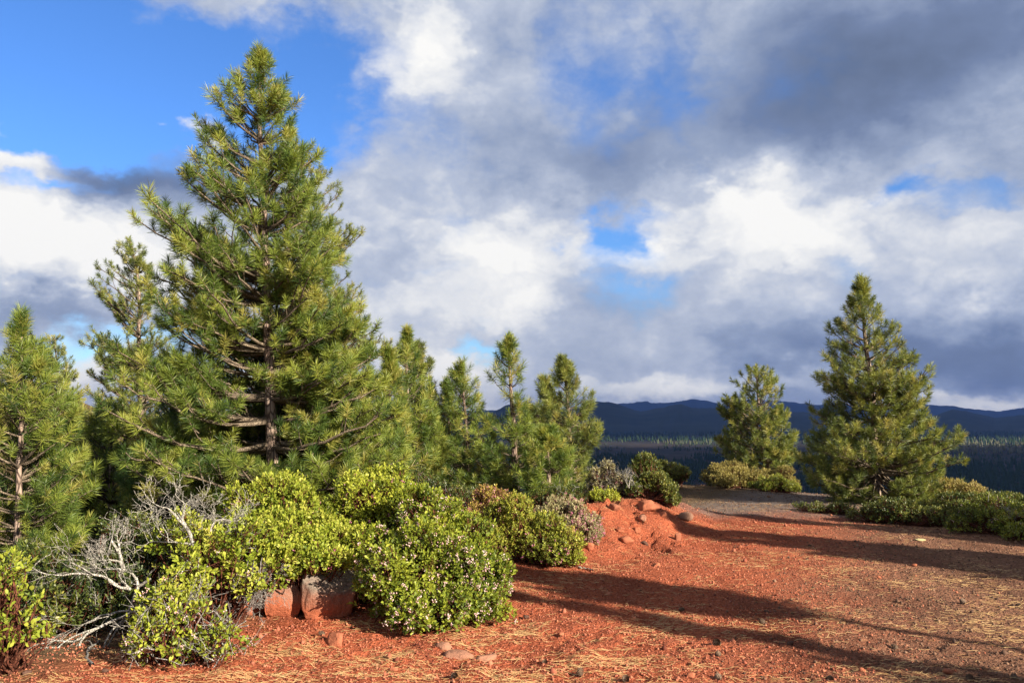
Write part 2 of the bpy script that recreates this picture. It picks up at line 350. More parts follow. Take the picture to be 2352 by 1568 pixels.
def ground_mat():
    m, nt, b, out = mat_base('red_cinder_ground')
    P = wpos(nt); s = nt.nodes.new('ShaderNodeSeparateXYZ'); nt.links.new(P, s.inputs[0]); X, Y, Z = s.outputs
    n1 = tnoise(nt, P, .9, 5, .6); n2 = tnoise(nt, P, 6, 6, .65); n3 = tnoise(nt, P, 45, 5, .7)
    vo = nt.nodes.new('ShaderNodeTexVoronoi'); nt.links.new(P, vo.inputs['Vector']); vo.inputs['Scale'].default_value = 42
    vo2 = nt.nodes.new('ShaderNodeTexVoronoi'); nt.links.new(P, vo2.inputs['Vector']); vo2.inputs['Scale'].default_value = 90
    red = ramp(nt, n3, [(.25, (.12, .029, .016)), (.5, (.36, .093, .045)), (.75, (.56, .20, .105))])
    red = nmix(nt, nmath(nt, 'MULTIPLY', nmath(nt, 'SUBTRACT', n2, .52), 3.0, True), red, (.38, .125, .068))
    brown = ramp(nt, n3, [(.25, (.060, .030, .020)), (.5, (.20, .105, .066)), (.75, (.38, .23, .15))])
    grey = ramp(nt, n3, [(.25, (.085, .065, .055)), (.5, (.17, .13, .11)), (.75, (.29, .23, .19))])
    def mr(v, a, bb):
        r = nt.nodes.new('ShaderNodeMapRange'); r.interpolation_type = 'SMOOTHSTEP'; nt.links.new(v, r.inputs[0]); r.inputs[1].default_value = a; r.inputs[2].default_value = bb; return r.outputs[0]
    # browner towards the right of the track, greyer at its far end
    t = nmath(nt, 'SUBTRACT', X, nmath(nt, 'MULTIPLY', Y, .42))
    t = nmath(nt, 'ADD', t, nmath(nt, 'MULTIPLY', nmath(nt, 'SUBTRACT', n1, .5), 2.4))
    c = nmix(nt, nmath(nt, 'MULTIPLY', mr(t, -1.7, .9), .90), red, brown)
    far = nmath(nt, 'ADD', Y, nmath(nt, 'MULTIPLY', nmath(nt, 'SUBTRACT', n1, .5), 3.0))
    c = nmix(nt, mr(far, 12.6, 15.2), c, grey)
    mpn = nt.nodes.new('ShaderNodeMapping'); nt.links.new(P, mpn.inputs[0]); mpn.inputs['Rotation'].default_value = (0, 0, .35); mpn.inputs['Scale'].default_value = (1.6, .35, 1)
    c = nmix(nt, 1.0, c, nmix(nt, 1.0, c, ramp(nt, tnoise(nt, mpn.outputs[0], 1.1, 5, .6), [(.32, (.62, .60, .60)), (.5, (.95, .95, .95)), (.7, (1.18, 1.16, 1.12))]), 'MULTIPLY'))
    # per pebble colour
    c = nmix(nt, .30, c, nmix(nt, 1.0, c, ramp(nt, vo.outputs['Color'], [(0, (.35, .35, .35)), (.5, (1, 1, 1)), (1, (1.7, 1.6, 1.5))]), 'MULTIPLY'))
    # duff under the bushes to the left, widened to paint in the hollow's shade
    duff_shade = ramp(nt, n3, [(.3, (.05, .035, .022)), (.7, (.20, .13, .07))])
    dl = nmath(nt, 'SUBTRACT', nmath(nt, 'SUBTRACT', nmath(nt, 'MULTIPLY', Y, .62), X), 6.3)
    c = nmix(nt, mr(nmath(nt, 'ADD', dl, nmath(nt, 'MULTIPLY', n2, .8)), -.2, 1.0), c, duff_shade)
    # slope of the hill and valley floor far below
    low = ramp(nt, tnoise(nt, P, .006, 6, .65), [(.3, (.018, .020, .012)), (.5, (.030, .026, .020)), (.7, (.055, .040, .030))])
    lowf = ramp(nt, tnoise(nt, P, .05, 5, .7), [(.3, (.5, .5, .5)), (.7, (1.5, 1.5, 1.5))])
    low = nmix(nt, 1.0, low, lowf, 'MULTIPLY')
    zz = nt.nodes.new('ShaderNodeMapRange'); nt.links.new(Z, zz.inputs[0]); zz.inputs[1].default_value = -2.5; zz.inputs[2].default_value = -12
    c = nmix(nt, zz.outputs[0], c, low)
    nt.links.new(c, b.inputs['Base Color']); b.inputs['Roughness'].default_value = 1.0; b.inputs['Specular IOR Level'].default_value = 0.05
    h = nmath(nt, 'ADD', nmath(nt, 'MULTIPLY', vo.outputs['Distance'], -.6), nmath(nt, 'ADD', n3, nmath(nt, 'MULTIPLY', vo2.outputs['Distance'], -.3)))
    bump(nt, h, 1.0, .026, b)
    return m
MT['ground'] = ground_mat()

# ------------------------------------------------------------------ ground sheet (to the horizon)
def build_ground():
    r = [0.0, .5, 1, 1.6, 2.2, 2.8]
    x = 3.2
    while x < 26: r.append(x); x *= 1.0042
    while x < 120: r.append(x); x *= 1.02
    while x < 30000: r.append(x); x *= 1.07
    r = np.array(r[1:])
    az = np.concatenate([np.linspace(-180, -44, 60)[:-1], np.linspace(-44, 44, 560), np.linspace(44, 180, 60)[1:-1]])
    az = np.radians(az)
    R, A = np.meshgrid(r, az, indexing='ij')
    X = R * np.sin(A); Y = R * np.cos(A); Z = gz(X, Y, True)
    V = np.stack([X, Y, Z], -1).reshape(-1, 3)
    nr, na = R.shape; idx = np.arange(nr * na).reshape(nr, na)
    a = idx[:-1]; b = idx[1:]
    F = np.stack([a, b, np.roll(b, -1, 1), np.roll(a, -1, 1)], -1).reshape(-1, 4)
    g = Geo(); g.add(V, F)
    c = np.array([[0, 0, gz1(0, 0)]]); 
    g.add(np.concatenate([c, V[:na]]), np.stack([np.zeros(na, int), 1 + np.arange(na), 1 + (np.arange(na) + 1) % na], -1))
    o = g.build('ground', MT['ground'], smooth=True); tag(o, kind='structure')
build_ground()
#@@OBJECTS

# ================================================================== PINES
def zy(Y, D): return at(1176, Y, D)[2]
def pine(name_label, D, trunk, sil, mat='needle', tuft=0.115, nn=42, nw=0.0042, dens=1.0, tr=0.06, seed=1, group=None,
         bare=0.0, kink=0.35, up_top=0.95, up_low=0.12, cat='pine tree', name='pine_tree', tdens=1.0, depthr=1.0, bmat='twig', front=.25, fcone=.8, tstart=.40, wide=1.10, topfill=.6, rag=.16):
    """trunk: [(X, Y)...] from top to foot in picture coordinates at distance D; sil: [(Y, XL, XR)...] the outline at that distance"""
    rg = np.random.default_rng(seed)
    tp = np.array([at(X, Y, D) for X, Y in trunk]); tp = tp[::-1]                       # foot first
    bx, by = tp[0, 0] + (tp[0, 0] - tp[-1, 0]) * 0.05, D
    g0 = gz1(bx, by)
    base = np.array([bx, by, g0])
    tp = np.vstack([[bx, by, g0 - 0.12], tp]) if tp[0, 2] > g0 + 0.05 else tp
    if tp[0, 2] > g0: tp[0, 2] = g0 - 0.12
    zt = tp[-1, 2]; zb = g0
    H = zt - zb
    zs = np.linspace(zb - 0.1, zt, 22)
    tx = np.interp(zs, tp[:, 2], tp[:, 0]) + 0.018 * np.cumsum(rg.normal(size=22)) * np.linspace(0, 1, 22)[::-1] * H / 6
    ty = by + 0.02 * np.cumsum(rg.normal(size=22)) * H / 6
    root = empty(name, base, name_label, cat, group)
    def trunk_at(z): return np.stack([np.interp(z, zs, tx), np.interp(z, zs, ty), z], -1)
    S = np.array([[zy(y, D), at(xl, y, D)[0], at(xr, y, D)[0]] for y, xl, xr in sil]); S = S[np.argsort(S[:, 0])]
    def reach(z, az):
        c = np.interp(z, zs, tx)
        L = np.maximum(c - np.interp(z, S[:, 0], S[:, 1]), 0.03); R = np.maximum(np.interp(z, S[:, 0], S[:, 2]) - c, 0.03)
        ca = np.cos(az); w = 0.5 + 0.5 * ca
        return (L * (1 - w) + R * w) * wide, L, R
    zlo = S[0, 0]; zhi = S[-1, 0]
    # branches
    nb = int(dens * 34 * H)
    zc = zlo + (zhi - 0.02 - zlo) * rg.random(nb * 5)
    wgt = (S[:, 2] - S[:, 1]); wgt = np.interp(zc, S[:, 0], wgt) / wgt.max()
    zt_ = zc[rg.random(nb * 5) < (0.42 + 0.58 * wgt) * .9][:nb]; nb = len(zt_); u = rg.random(nb)
    wh = max(0.16, H * 0.045)
    azi = rg.random(nb) * 2 * pi
    wh0 = max(0.2, H * 0.05); zt_ = np.minimum(zt_ + (np.round(zt_ / wh0 + rg.normal(size=nb) * .08) * wh0 - zt_) * .32, zhi - .02)
    keep_ = ~((np.sin(azi) < -fcone) & (rg.random(nb) < front)); zt_ = zt_[keep_]; azi = azi[keep_]; nb = len(zt_)
    rr, _, _ = reach(zt_, azi)
    rr = rr * np.where(np.abs(np.sin(azi)) > .5, depthr, 1.0) * (1 + rag * fbm(zt_ * 2.6 + seed, azi * 1.3, seed=seed, oct=3) * 2)
    rr = np.maximum(rr * (0.72 + 0.28 * rg.random(nb) ** 0.6) - tuft * .35, .04)
    hf = np.clip((zt_ - zb) / H, 0, 1)
    upk = up_low + (up_top - up_low) * hf ** 1.5
    rise = rr * upk * (0.8 + 0.4 * rg.random(nb))
    zs0 = zt_ - rise
    zs0 = zs0 + (np.round(zs0 / wh) * wh - zs0) * 0.7                                    # whorls
    zs0 = np.clip(zs0, zb + H * (0.04 + 0.16 * rg.random(nb) ** 1.5) * (1 + bare), zt - 0.05)
    p0 = trunk_at(zs0)
    tipc = trunk_at(zt_); tip = np.stack([tipc[:, 0] + rr * np.cos(azi), tipc[:, 1] + rr * np.sin(azi), zt_], -1)
    n = 8; t = np.linspace(0, 1, n)
    P = p0[:, None, :] * (1 - t[None, :, None]) + tip[:, None, :] * t[None, :, None]
    sag = (0.10 + 0.10 * rg.random(nb)) * rr * (1 - 0.5 * hf)
    P[:, :, 2] -= sag[:, None] * np.sin(t * pi)[None, :] * (1.0 - 0.3 * t[None, :])
    side = np.stack([-np.sin(azi), np.cos(azi), 0 * azi], -1)
    P += side[:, None, :] * (rg.normal(size=(nb, 1, 1)) * 0.08 * rr[:, None, None]) * np.sin(t * pi)[None, :, None]
    P += rg.normal(size=P.shape) * 0.018 * rr[:, None, None] * t[None, :, None]
    R0 = np.clip(0.008 + 0.012 * rr, 0.006, 0.04) * (tr / 0.06) ** 0.35
    R = R0[:, None] * (1 - 0.78 * t)[None, :]
    gb = Geo(); tubes(gb, P, R, 5)
    # side twigs and shoots
    TC = []; TA = []; TV = []; TP = []; TR = []; TF = []
    step = 0.165 * (tuft / 0.115) / tdens
    for i in range(nb):
        L = rr[i]
        d0 = nrm(P[i, -1] - P[i, -3]); sd_ = side[i]
        ax = nrm(d0 + np.array([0, 0, 0.45])); TC.append(P[i, -1]); TA.append(ax); TF.append(1)
        m = int(L / step)
        start = tstart if L > 0.8 else 0.22
        for j in range(m):
            s = start + (1 - start) * (j + rg.random()) / max(m, 1)
            k = s * (n - 1); a = int(min(k, n - 2)); fr = k - a
            q = P[i, a] * (1 - fr) + P[i, a + 1] * fr
            dd = nrm(P[i, a + 1] - P[i, a])
            sg = 1 if (j % 2) else -1
            ln = (0.10 + 0.34 * L * (1.02 - s)) * (0.5 + rg.random() * 0.8)
            ln = min(ln, 0.75)
            di = nrm(dd * (0.55 + .4 * rg.random()) + sd_ * sg * (0.35 + 0.55 * rg.random()) + np.array([0, 0, 0.05 + 0.35 * rg.random()]) + rg.normal(size=3) * .15)
            e = q + di * ln * 0.5; e2 = q + di * ln + np.array([0, 0, 0.22 * ln])
            TP.append([q, e, e2]); TR.append([R0[i] * 0.32, R0[i] * 0.26, R0[i] * 0.20])
            ax = nrm((e2 - e) + np.array([0, 0, 0.35 * ln])); TC.append(e2); TA.append(ax); TF.append(s)
            if ln > 0.26:
                for q2 in range(1 + int(ln > .42) + int(ln > .58)):
                    f = 0.45 + 0.45 * rg.random()
                    b0 = q + (e2 - q) * f
                    dj = nrm(di * 0.6 + np.cross(di, [0, 0, 1]) * rg.choice([-1, 1]) * 0.7 + np.array([0, 0, 0.3]) + rg.normal(size=3) * .25)
                    b1 = b0 + dj * (0.09 + 0.10 * rg.random()) 
                    TP.append([b0, (b0 + b1) / 2, b1]); TR.append([R0[i] * 0.26, R0[i] * 0.22, R0[i] * 0.18])
                    TC.append(b1); TA.append(nrm(dj + np.array([0, 0, .35]))); TF.append(s)
    # leader and top
    ntop = int(26 * dens); zz_ = zt - (zt - zb) * .16 * rg.random(ntop); aa_ = rg.random(ntop) * 6.28; r_, _, _ = reach(zz_, aa_); r_ = r_ * rg.random(ntop) ** .6 * topfill
    cc_ = trunk_at(zz_)
    for i in range(ntop):
        q = cc_[i] + np.array([cos(aa_[i]) * r_[i], sin(aa_[i]) * r_[i], 0]); TC.append(q); TA.append(nrm(np.array([cos(aa_[i]) * .5, sin(aa_[i]) * .5, 1.0]))); TF.append(1)
        b_ = cc_[i] - np.array([0, 0, r_[i] * .9 + .02]); TP.append([b_, (b_ + q) / 2 + np.array([cos(aa_[i]), sin(aa_[i]), 0]) * r_[i] * .12, q]); TR.append([.006, .005, .004])
    for z_ in np.linspace(zt - 0.30 * (tuft / .115), zt, 6):
        TC.append(trunk_at(np.array(z_))); TA.append(np.array([rg.normal() * .1, rg.normal() * .1, 1.0])); TF.append(1)
    if TP: tubes(gb, np.array(TP), np.array(TR), 4)
    gt = Geo()
    rt = tr * (1 - 0.82 * np.clip((zs - zb) / H, 0, 1)) + tr * 0.35 * np.exp(-np.clip(zs - zb, 0, 9) / (0.06 * H))
    tubes(gt, np.stack([tx, ty, zs], -1)[None], rt[None], 12)
    TC = np.array(TC); TA = nrm(np.array(TA)); T = len(TC)
    # needles
    up = np.array([0, 0, 1.0])
    U = nrm(np.cross(TA, up + rg.normal(size=(T, 3)) * .2)); W = np.cross(TA, U)
    ph = rg.random((T, nn)) * 2 * pi; s = rg.random((T, nn))
    shoot = tuft * 1.2; tuft = tuft * .86; nn = int(nn * 1.45); ph = rg.random((T, nn)) * 2 * pi; s = rg.random((T, nn))
    size = (0.78 + 0.62 * rg.random((T, 1)))
    th = np.radians(80 - 55 * s + rg.normal(size=(T, nn)) * 9)
    ln = tuft * (0.85 + 0.26 * rg.random((T, nn))) * size
    d = TA[:, None, :] * np.cos(th)[..., None] + (U[:, None, :] * np.cos(ph)[..., None] + W[:, None, :] * np.sin(ph)[..., None]) * np.sin(th)[..., None]
    o = TC[:, None, :] + TA[:, None, :] * ((s - 0.75) * shoot * size)[..., None]
    d = nrm(d + np.array([0, 0, -0.05]))
    wv = nrm(np.cross(d, rg.normal(size=(T, nn, 3)))) * (nw / 2)
    m1 = o + d * (ln * 0.55)[..., None]; e = o + d * ln[..., None] + np.array([0, 0, -0.06]) * (ln * (0.3 + s))[..., None] * 0.8
    Vn = np.stack([o - wv, o + wv, m1 + wv * 1.1, m1 - wv * 1.1, e], 2).reshape(-1, 3)
    nq = T * nn; b = np.arange(nq)[:, None] * 5
    tint = np.clip(0.455 + 0.30 * rg.normal(size=(T, 1)) + 0.14 * (np.array(TF)[:, None] - 0.6) + 0.10 * rg.normal(size=(T, nn)), 0, 1)
    brown = rg.random(T) < 0.012; tint[brown] = 1.0
    gn = Geo(); gn.add(Vn, b + np.array([[0, 1, 2, 3]]), np.repeat(tint.ravel(), 5)); gn.f[3] = [b + np.array([[3, 2, 4]])]
    for g_, nm, mt, sm in ((gt, 'trunk', 'bark', True), (gb, 'branches', bmat, True), (gn, 'crown', mat, False)):
        g_.v = [v - base.astype(np.float32) for v in g_.v]; g_.build(nm, MT[mt], root, sm)
    return root

pine('tallest pine with long bright green needles and an open conical crown behind the flowering shrubs', 11.0,
     [(600, 125), (600, 300), (609, 500), (617, 700), (623, 900), (628, 1110)],
     [(122, 585, 612), (160, 548, 640), (200, 508, 652), (250, 478, 688), (300, 448, 700), (350, 440, 730), (400, 428, 738), (440, 425, 738), (480, 372, 742),
      (520, 366, 790), (560, 385, 800), (620, 388, 790), (680, 372, 825), (720, 352, 838), (780, 318, 850), (850, 300, 870), (920, 290, 900), (1000, 290, 930), (1060, 300, 940), (1110, 330, 930)],
     'needle', 0.122, 64, .0044, 1.85, 0.092, 11, front=.86, fcone=.73, tstart=.10, wide=1.04, rag=.12)
pine('tall thin-crowned pine with pinkish bare upper trunk standing left behind the tallest pine', 19.0,
     [(302, 552), (322, 640), (325, 760), (330, 1000), (335, 1150)],
     [(548, 288, 316), (575, 262, 340), (610, 228, 352), (640, 215, 358), (690, 210, 352), (715, 250, 350), (750, 240, 370), (775, 195, 400), (830, 215, 410), (870, 190, 420), (950, 190, 440), (1050, 230, 440), (1100, 240, 420)],
     'needle_olive', 0.105, 42, .0056, .85, 0.11, 12, wide=.96, bare=1.5, up_low=.2)
pine('rounded older pine half hidden behind the right side of the tallest pine', 17.5,
     [(690, 335), (694, 500), (700, 800), (705, 1080)],
     [(330, 670, 705), (390, 660, 740), (405, 650, 800), (425, 640, 825), (465, 640, 800), (500, 620, 740), (540, 620, 835), (565, 620, 835), (600, 610, 780), (680, 600, 840), (740, 600, 860), (780, 590, 878), (830, 580, 880), (900, 570, 905), (1000, 560, 930), (1080, 580, 900)],
     'needle_olive', 0.095, 34, .005, .8, 0.11, 13)
pine('slender pine with a straight pale trunk and upright leader at the far left edge', 9.6,
     [(45, 720), (50, 850), (48, 1000), (44, 1240)],
     [(716, 35, 58), (760, 8, 84), (800, -15, 108), (870, -35, 140), (940, -60, 195), (1000, -80, 205), (1060, -95, 215), (1120, -100, 218), (1180, -90, 200), (1250, -70, 180)],
     'needle', 0.118, 56, .0040, 1.35, 0.055, 14, up_low=.25, front=.8, fcone=.65, wide=1.02)
pine('small sparse grey-green pine far off between the two left pines', 30.0,
     [(128, 772), (134, 850), (138, 960)],
     [(770, 112, 142), (800, 95, 150), (840, 100, 172), (880, 92, 185), (920, 100, 178), (950, 105, 165)],
     'needle_olive', 0.115, 26, .008, .38, 0.085, 15, bare=2)
pine('pine mostly hidden just behind the slender left-edge pine', 16.0,
     [(66, 764), (68, 850), (70, 1100)],
     [(762, 50, 85), (800, 20, 105), (850, -10, 128), (950, -40, 180), (1050, -50, 200), (1150, -40, 190)],
     'needle_olive', 0.105, 34, .005, .85, 0.075, 16)
pine('dense dark pine low in the shade between the left-edge pine and the tallest pine', 14.5,
     [(258, 930), (262, 1050), (262, 1200)],
     [(925, 240, 285), (970, 200, 330), (1030, 170, 370), (1090, 150, 400), (1150, 150, 410), (1220, 160, 400)],
     'needle', 0.11, 40, .005, 1.3, 0.075, 17, bmat='twig_dark')
pine('dark pine in the shade directly left of the tallest trunk behind the dead branches', 13.2,
     [(408, 905), (388, 1000), (362, 1150)],
     [(900, 395, 430), (950, 350, 470), (1010, 310, 510), (1070, 290, 540), (1130, 290, 540), (1190, 300, 520)],
     'needle_blue', 0.11, 40, .005, 1.2, 0.07, 18, bmat='twig_dark')
pine('dark-green pine with brown-tinged top on the slope right of the left-edge pine', 20.0,
     [(185, 955), (190, 1050), (190, 1230)],
     [(950, 165, 210), (990, 130, 240), (1050, 110, 280), (1120, 100, 300), (1200, 100, 300)],
     'needle_olive', 0.11, 38, .006, 1.3, 0.09, 19, bmat='twig_dark')
pine('narrow pine with a needle-thin leader right of the tallest pine', 14.0,
     [(937, 757), (937, 850), (938, 950), (945, 1100)],
     [(754, 929, 946), (790, 922, 952), (800, 905, 955), (850, 900, 975), (900, 896, 985), (960, 885, 1000), (1030, 885, 1010), (1100, 885, 1010), (1140, 890, 1000)],
     'needle', 0.118, 48, .0045, 1.46, 0.055, 20, wide=1.28, up_low=.3, up_top=1.4)
pine('rounded olive pine peeping out behind the narrow pine right of the tallest one', 16.5,
     [(962, 786), (966, 900), (970, 1080)],
     [(783, 948, 975), (820, 935, 988), (870, 930, 992), (920, 925, 998), (980, 915, 1010), (1060, 910, 1020)],
     'needle_olive', 0.106, 39, .005, 1.30, 0.07, 21, wide=1.28)
pine('young pine whose spiky tip stands between the tallest pine and the narrow pine', 12.2,
     [(893, 808), (894, 900), (898, 1080)],
     [(803, 885, 902), (835, 872, 915), (880, 865, 920), (950, 855, 925), (1020, 850, 935), (1090, 860, 930)],
     'needle', 0.123, 52, .0042, 1.40, 0.04, 22, wide=1.28, up_low=.4, up_top=1.2)
pine('short slim pine leftmost of the group of small pines against the distant valley', 17.0,
     [(1026, 872), (1030, 950), (1036, 1120)],
     [(868, 1019, 1035), (905, 1004, 1044), (940, 996, 1050), (960, 996, 1056), (1020, 990, 1062), (1090, 990, 1070), (1130, 1000, 1060)],
     'needle', 0.118, 46, .005, 1.24, 0.05, 23, wide=1.28, up_low=.4, up_top=1.2)
pine('round-topped small pine just right of the slim one in the group of small pines', 16.0,
     [(1058, 830), (1064, 900), (1072, 1000), (1080, 1120)],
     [(827, 1047, 1070), (860, 1040, 1090), (900, 1036, 1102), (940, 1036, 1108), (1000, 1022, 1125), (1060, 1010, 1140), (1110, 1010, 1140), (1140, 1020, 1130)],
     'needle', 0.118, 46, .0048, 1.19, 0.055, 24, wide=1.28, up_low=.3)
pine('airy pine with a lit orange trunk in the middle of the small pines', 13.5,
     [(1165, 774), (1172, 900), (1180, 1000), (1186, 1130)],
     [(771, 1157, 1176), (800, 1144, 1190), (850, 1130, 1200), (868, 1124, 1202), (895, 1152, 1190), (930, 1140, 1205), (960, 1124, 1215), (1000, 1100, 1225), (1050, 1085, 1250), (1100, 1080, 1265), (1140, 1090, 1270)],
     'needle', 0.118, 50, .0042, 1.14, 0.062, 25, wide=1.28, up_low=.35)
pine('pointed full pine rightmost of the small pines where the valley opens', 15.0,
     [(1295, 822), (1302, 900), (1308, 1000), (1312, 1130)],
     [(819, 1284, 1304), (850, 1268, 1320), (880, 1262, 1330), (920, 1256, 1348), (955, 1250, 1362), (985, 1245, 1378), (1010, 1240, 1362), (1040, 1240, 1352), (1090, 1240, 1362), (1140, 1245, 1368)],
     'needle_olive', 0.118, 50, .0044, 1.62, 0.06, 26, wide=1.28, up_low=.3)
pine('pine tucked behind the left side of the pointed full pine', 16.8,
     [(1250, 870), (1252, 950), (1256, 1110)],
     [(867, 1240, 1262), (890, 1222, 1276), (940, 1208, 1290), (1000, 1200, 1300), (1060, 1198, 1305), (1110, 1200, 1300)],
     'needle_olive', 0.118, 43, .005, 1.30, 0.06, 27, wide=1.28)
pine('bushy young pine with foliage to the ground below the pointed full pine', 12.6,
     [(1255, 985), (1260, 1060), (1262, 1140)],
     [(982, 1244, 1270), (1010, 1225, 1288), (1050, 1208, 1306), (1100, 1205, 1315), (1150, 1212, 1312)],
     'needle', 0.112, 52, .0042, 2.38, 0.045, 28, wide=1.28)
pine('round-headed short pine behind the tan shrub at the end of the path', 23.5,
     [(1738, 842), (1745, 920), (1757, 1000), (1768, 1070)],
     [(840, 1715, 1762), (860, 1688, 1783), (890, 1670, 1793), (930, 1664, 1798), (955, 1662, 1802), (985, 1650, 1820), (1020, 1658, 1830), (1055, 1668, 1828), (1080, 1690, 1800)],
     'needle_olive', 0.125, 44, .0068, 1.10, 0.085, 29, up_low=.4, wide=1.04, topfill=1.05)
pine('broad-based pine with a narrow tip standing right of the path', 16.0,
     [(1973, 640), (1982, 800), (2000, 950), (2012, 1165)],
     [(638, 1960, 1988), (680, 1946, 2008), (720, 1926, 2033), (760, 1896, 2058), (800, 1896, 2090), (835, 1880, 2095), (852, 1865, 2115), (890, 1880, 2115), (930, 1882, 2122), (960, 1880, 2108), (985, 1856, 2155),
      (1020, 1860, 2205), (1050, 1864, 2190), (1075, 1858, 2165), (1100, 1860, 2195), (1140, 1880, 2170), (1175, 1910, 2140)],
     'needle_olive', 0.115, 52, .0048, 1.8, 0.082, 30, up_low=.1, wide=1.04, rag=.18, front=0, tstart=.25)

def rear_pine(label, x, y, h, w, seed, mat='needle_dark', nn=34, dens=.9, nw=.010, tuft=.135, bare=0.5, cb=.2, **k):
    """a pine given by its place and size instead of by its outline in view"""
    D = y if abs(y) > .5 else .5
    z0 = gz1(x, y)
    rg = np.random.default_rng(seed)
    # fake picture coordinates are not needed: shift the tree afterwards
    D = 20.0
    def X_(dx): return 1176 + dx / D * FV * (cos(PITCH))
    def Yz(z):
        a = atan((z - EYE) / D) - PITCH; return 784 - FV * tan(a)
    zb = gz1(0.0, 20.0)
    sil = []
    for f in (1, .93, .85, .74, .6, .45, .3, .2):
        f = cb + (f - .2) / .8 * (1 - cb)
        q_ = (1 - f) / (1 - cb) * .8 + .02; r = w * q_ ** .75 * (0.85 + .3 * rg.random()); r2 = w * q_ ** .75 * (0.85 + .3 * rg.random())
        sil.append((Yz(zb + h * f), X_(-r - .05), X_(r2 + .05)))
    o = pine(label, D, [(X_(0), Yz(zb + h)), (X_(.05), Yz(zb + h * .5)), (X_(0), Yz(zb + .05))], sil, mat, tuft, nn, nw, dens, 0.014 * h + .015, seed, bare=bare, **k)
    o.location = (x, y, z0)
    return o
# pines just outside the picture on the right: their shadows cross the path
rear_pine('pine to the right of the viewer whose long shadow crosses the near path', 7.6, 1.18, 5.0, .30, 61, 'needle', dens=1.0, nw=.011, cb=.30)
rear_pine('bare-stemmed pine off-frame right whose crown shades the ground by the blossoming shrub', 9.2, 1.0, 5.4, .72, 66, 'needle', dens=1.0, nw=.010, cb=.78)
rear_pine('pine beyond the right edge of the photo shading the middle of the path', 10.6, 4.9, 5.1, 1.0, 62, 'needle', dens=1.8, nw=.013, cb=.35)
rear_pine('small pine off to the right whose shadow streaks over the red gravel', 11.2, 3.5, 4.2, .9, 63, 'needle', dens=1.8, nw=.013, cb=.4)
rear_pine('pine off to the right shading the shrubs at the right edge', 13.6, 7.2, 4.8, 1.5, 64, 'needle', dens=1.5, nw=.013)
rear_pine('tall pine far off to the right of the path shading the ground past the shrubs', 12.0, 6.6, 4.9, 1.0, 65, 'needle', dens=1.6, nw=.013, cb=.4)
# the wooded rim hill on the left, glimpsed between the near pines
rngh = np.random.default_rng(5); kk = 0
LB = ['at the left foot of the hill', 'half way up the hill on the left', 'by the hill crest at far left', 'among brush on the hill side', 'on the slope behind the left pines', 'near the hill top behind the shrubs',
      'low on the wooded slope', 'in the hollow below the hill', 'on the shoulder of the hill', 'at the right foot of the hill', 'between the hill and the tallest pine', 'on the slope behind the tall thin-crowned pine', 'behind the dark shaded pines', 'on the far slope seen through the left pines']
hp = [(-19, 30), (-24, 34), (-29, 44), (-16, 27), (-21, 40), (-33, 50), (-13, 24), (-10.5, 20), (-17.5, 46), (-8.4, 26), (-7.0, 19.5), (-12, 33), (-8.6, 15.5), (-15.5, 22)]
for (x, y) in hp:
    rear_pine('dark green pine ' + LB[kk], x, y, 2.6 + 1.8 * rngh.random(), 1.5 + .5 * rngh.random(), 80 + kk, 'needle_dark', nn=22, dens=.7, nw=.011, group='pines on the slope behind the left pines', bmat='twig_dark'); kk += 1

# ================================================================== SHRUBS
def leaves(geo, C, A, rg, ll, per, var, tvar=.16, spread=.9):
    """clusters of oval leaves round shoots: C centres, A shoot directions"""
    T = len(C)
    U = nrm(np.cross(A, np.array([0.1, 0.2, 1.0]) + rg.normal(size=(T, 3)) * .3)); W = np.cross(A, U)
    k = np.arange(per); ph = (k * 2.4)[None, :] + rg.random((T, 1)) * 6.3 + rg.normal(size=(T, per)) * .3
    s = (k / per)[None, :]
    th = np.radians(12 + 62 * spread * (1 - s)) + rg.normal(size=(T, per)) * .2
    L = ll * (0.60 + .65 * rg.random((T, per))) * (1 - .25 * s)
    d = A[:, None] * np.cos(th)[..., None] + (U[:, None] * np.cos(ph)[..., None] + W[:, None] * np.sin(ph)[..., None]) * np.sin(th)[..., None]
    d = nrm(d)
    o = C[:, None] + A[:, None] * ((s - .5) * ll * 1.9)[..., None] + d * (ll * .18)
    n0 = np.cross(d, A[:, None] + 0 * d); w = nrm(n0 + rg.normal(size=d.shape) * .25); nn_ = nrm(np.cross(w, d))
    Wd = (L * (.27 + .05 * rg.random(L.shape)))[..., None]; L = L[..., None]
    cup = nn_ * L * .06
    P = [o, o + d * L * .30 + w * Wd * .85 + cup, o + d * L * .68 + w * Wd * .9 + cup, o + d * L, o + d * L * .68 - w * Wd * .9 + cup, o + d * L * .30 - w * Wd * .85 + cup]
    V = np.stack(P, 2).reshape(-1, 3); b = np.arange(T * per)[:, None] * 6
    F = np.concatenate([b + np.array([[0, 1, 2, 3]]), b + np.array([[0, 3, 4, 5]])])
    v = np.clip(np.asarray(var).reshape(-1, 1) + rg.normal(size=(T, per)) * tvar, 0, 1)
    geo.add(V, F, np.repeat(v.ravel(), 6))

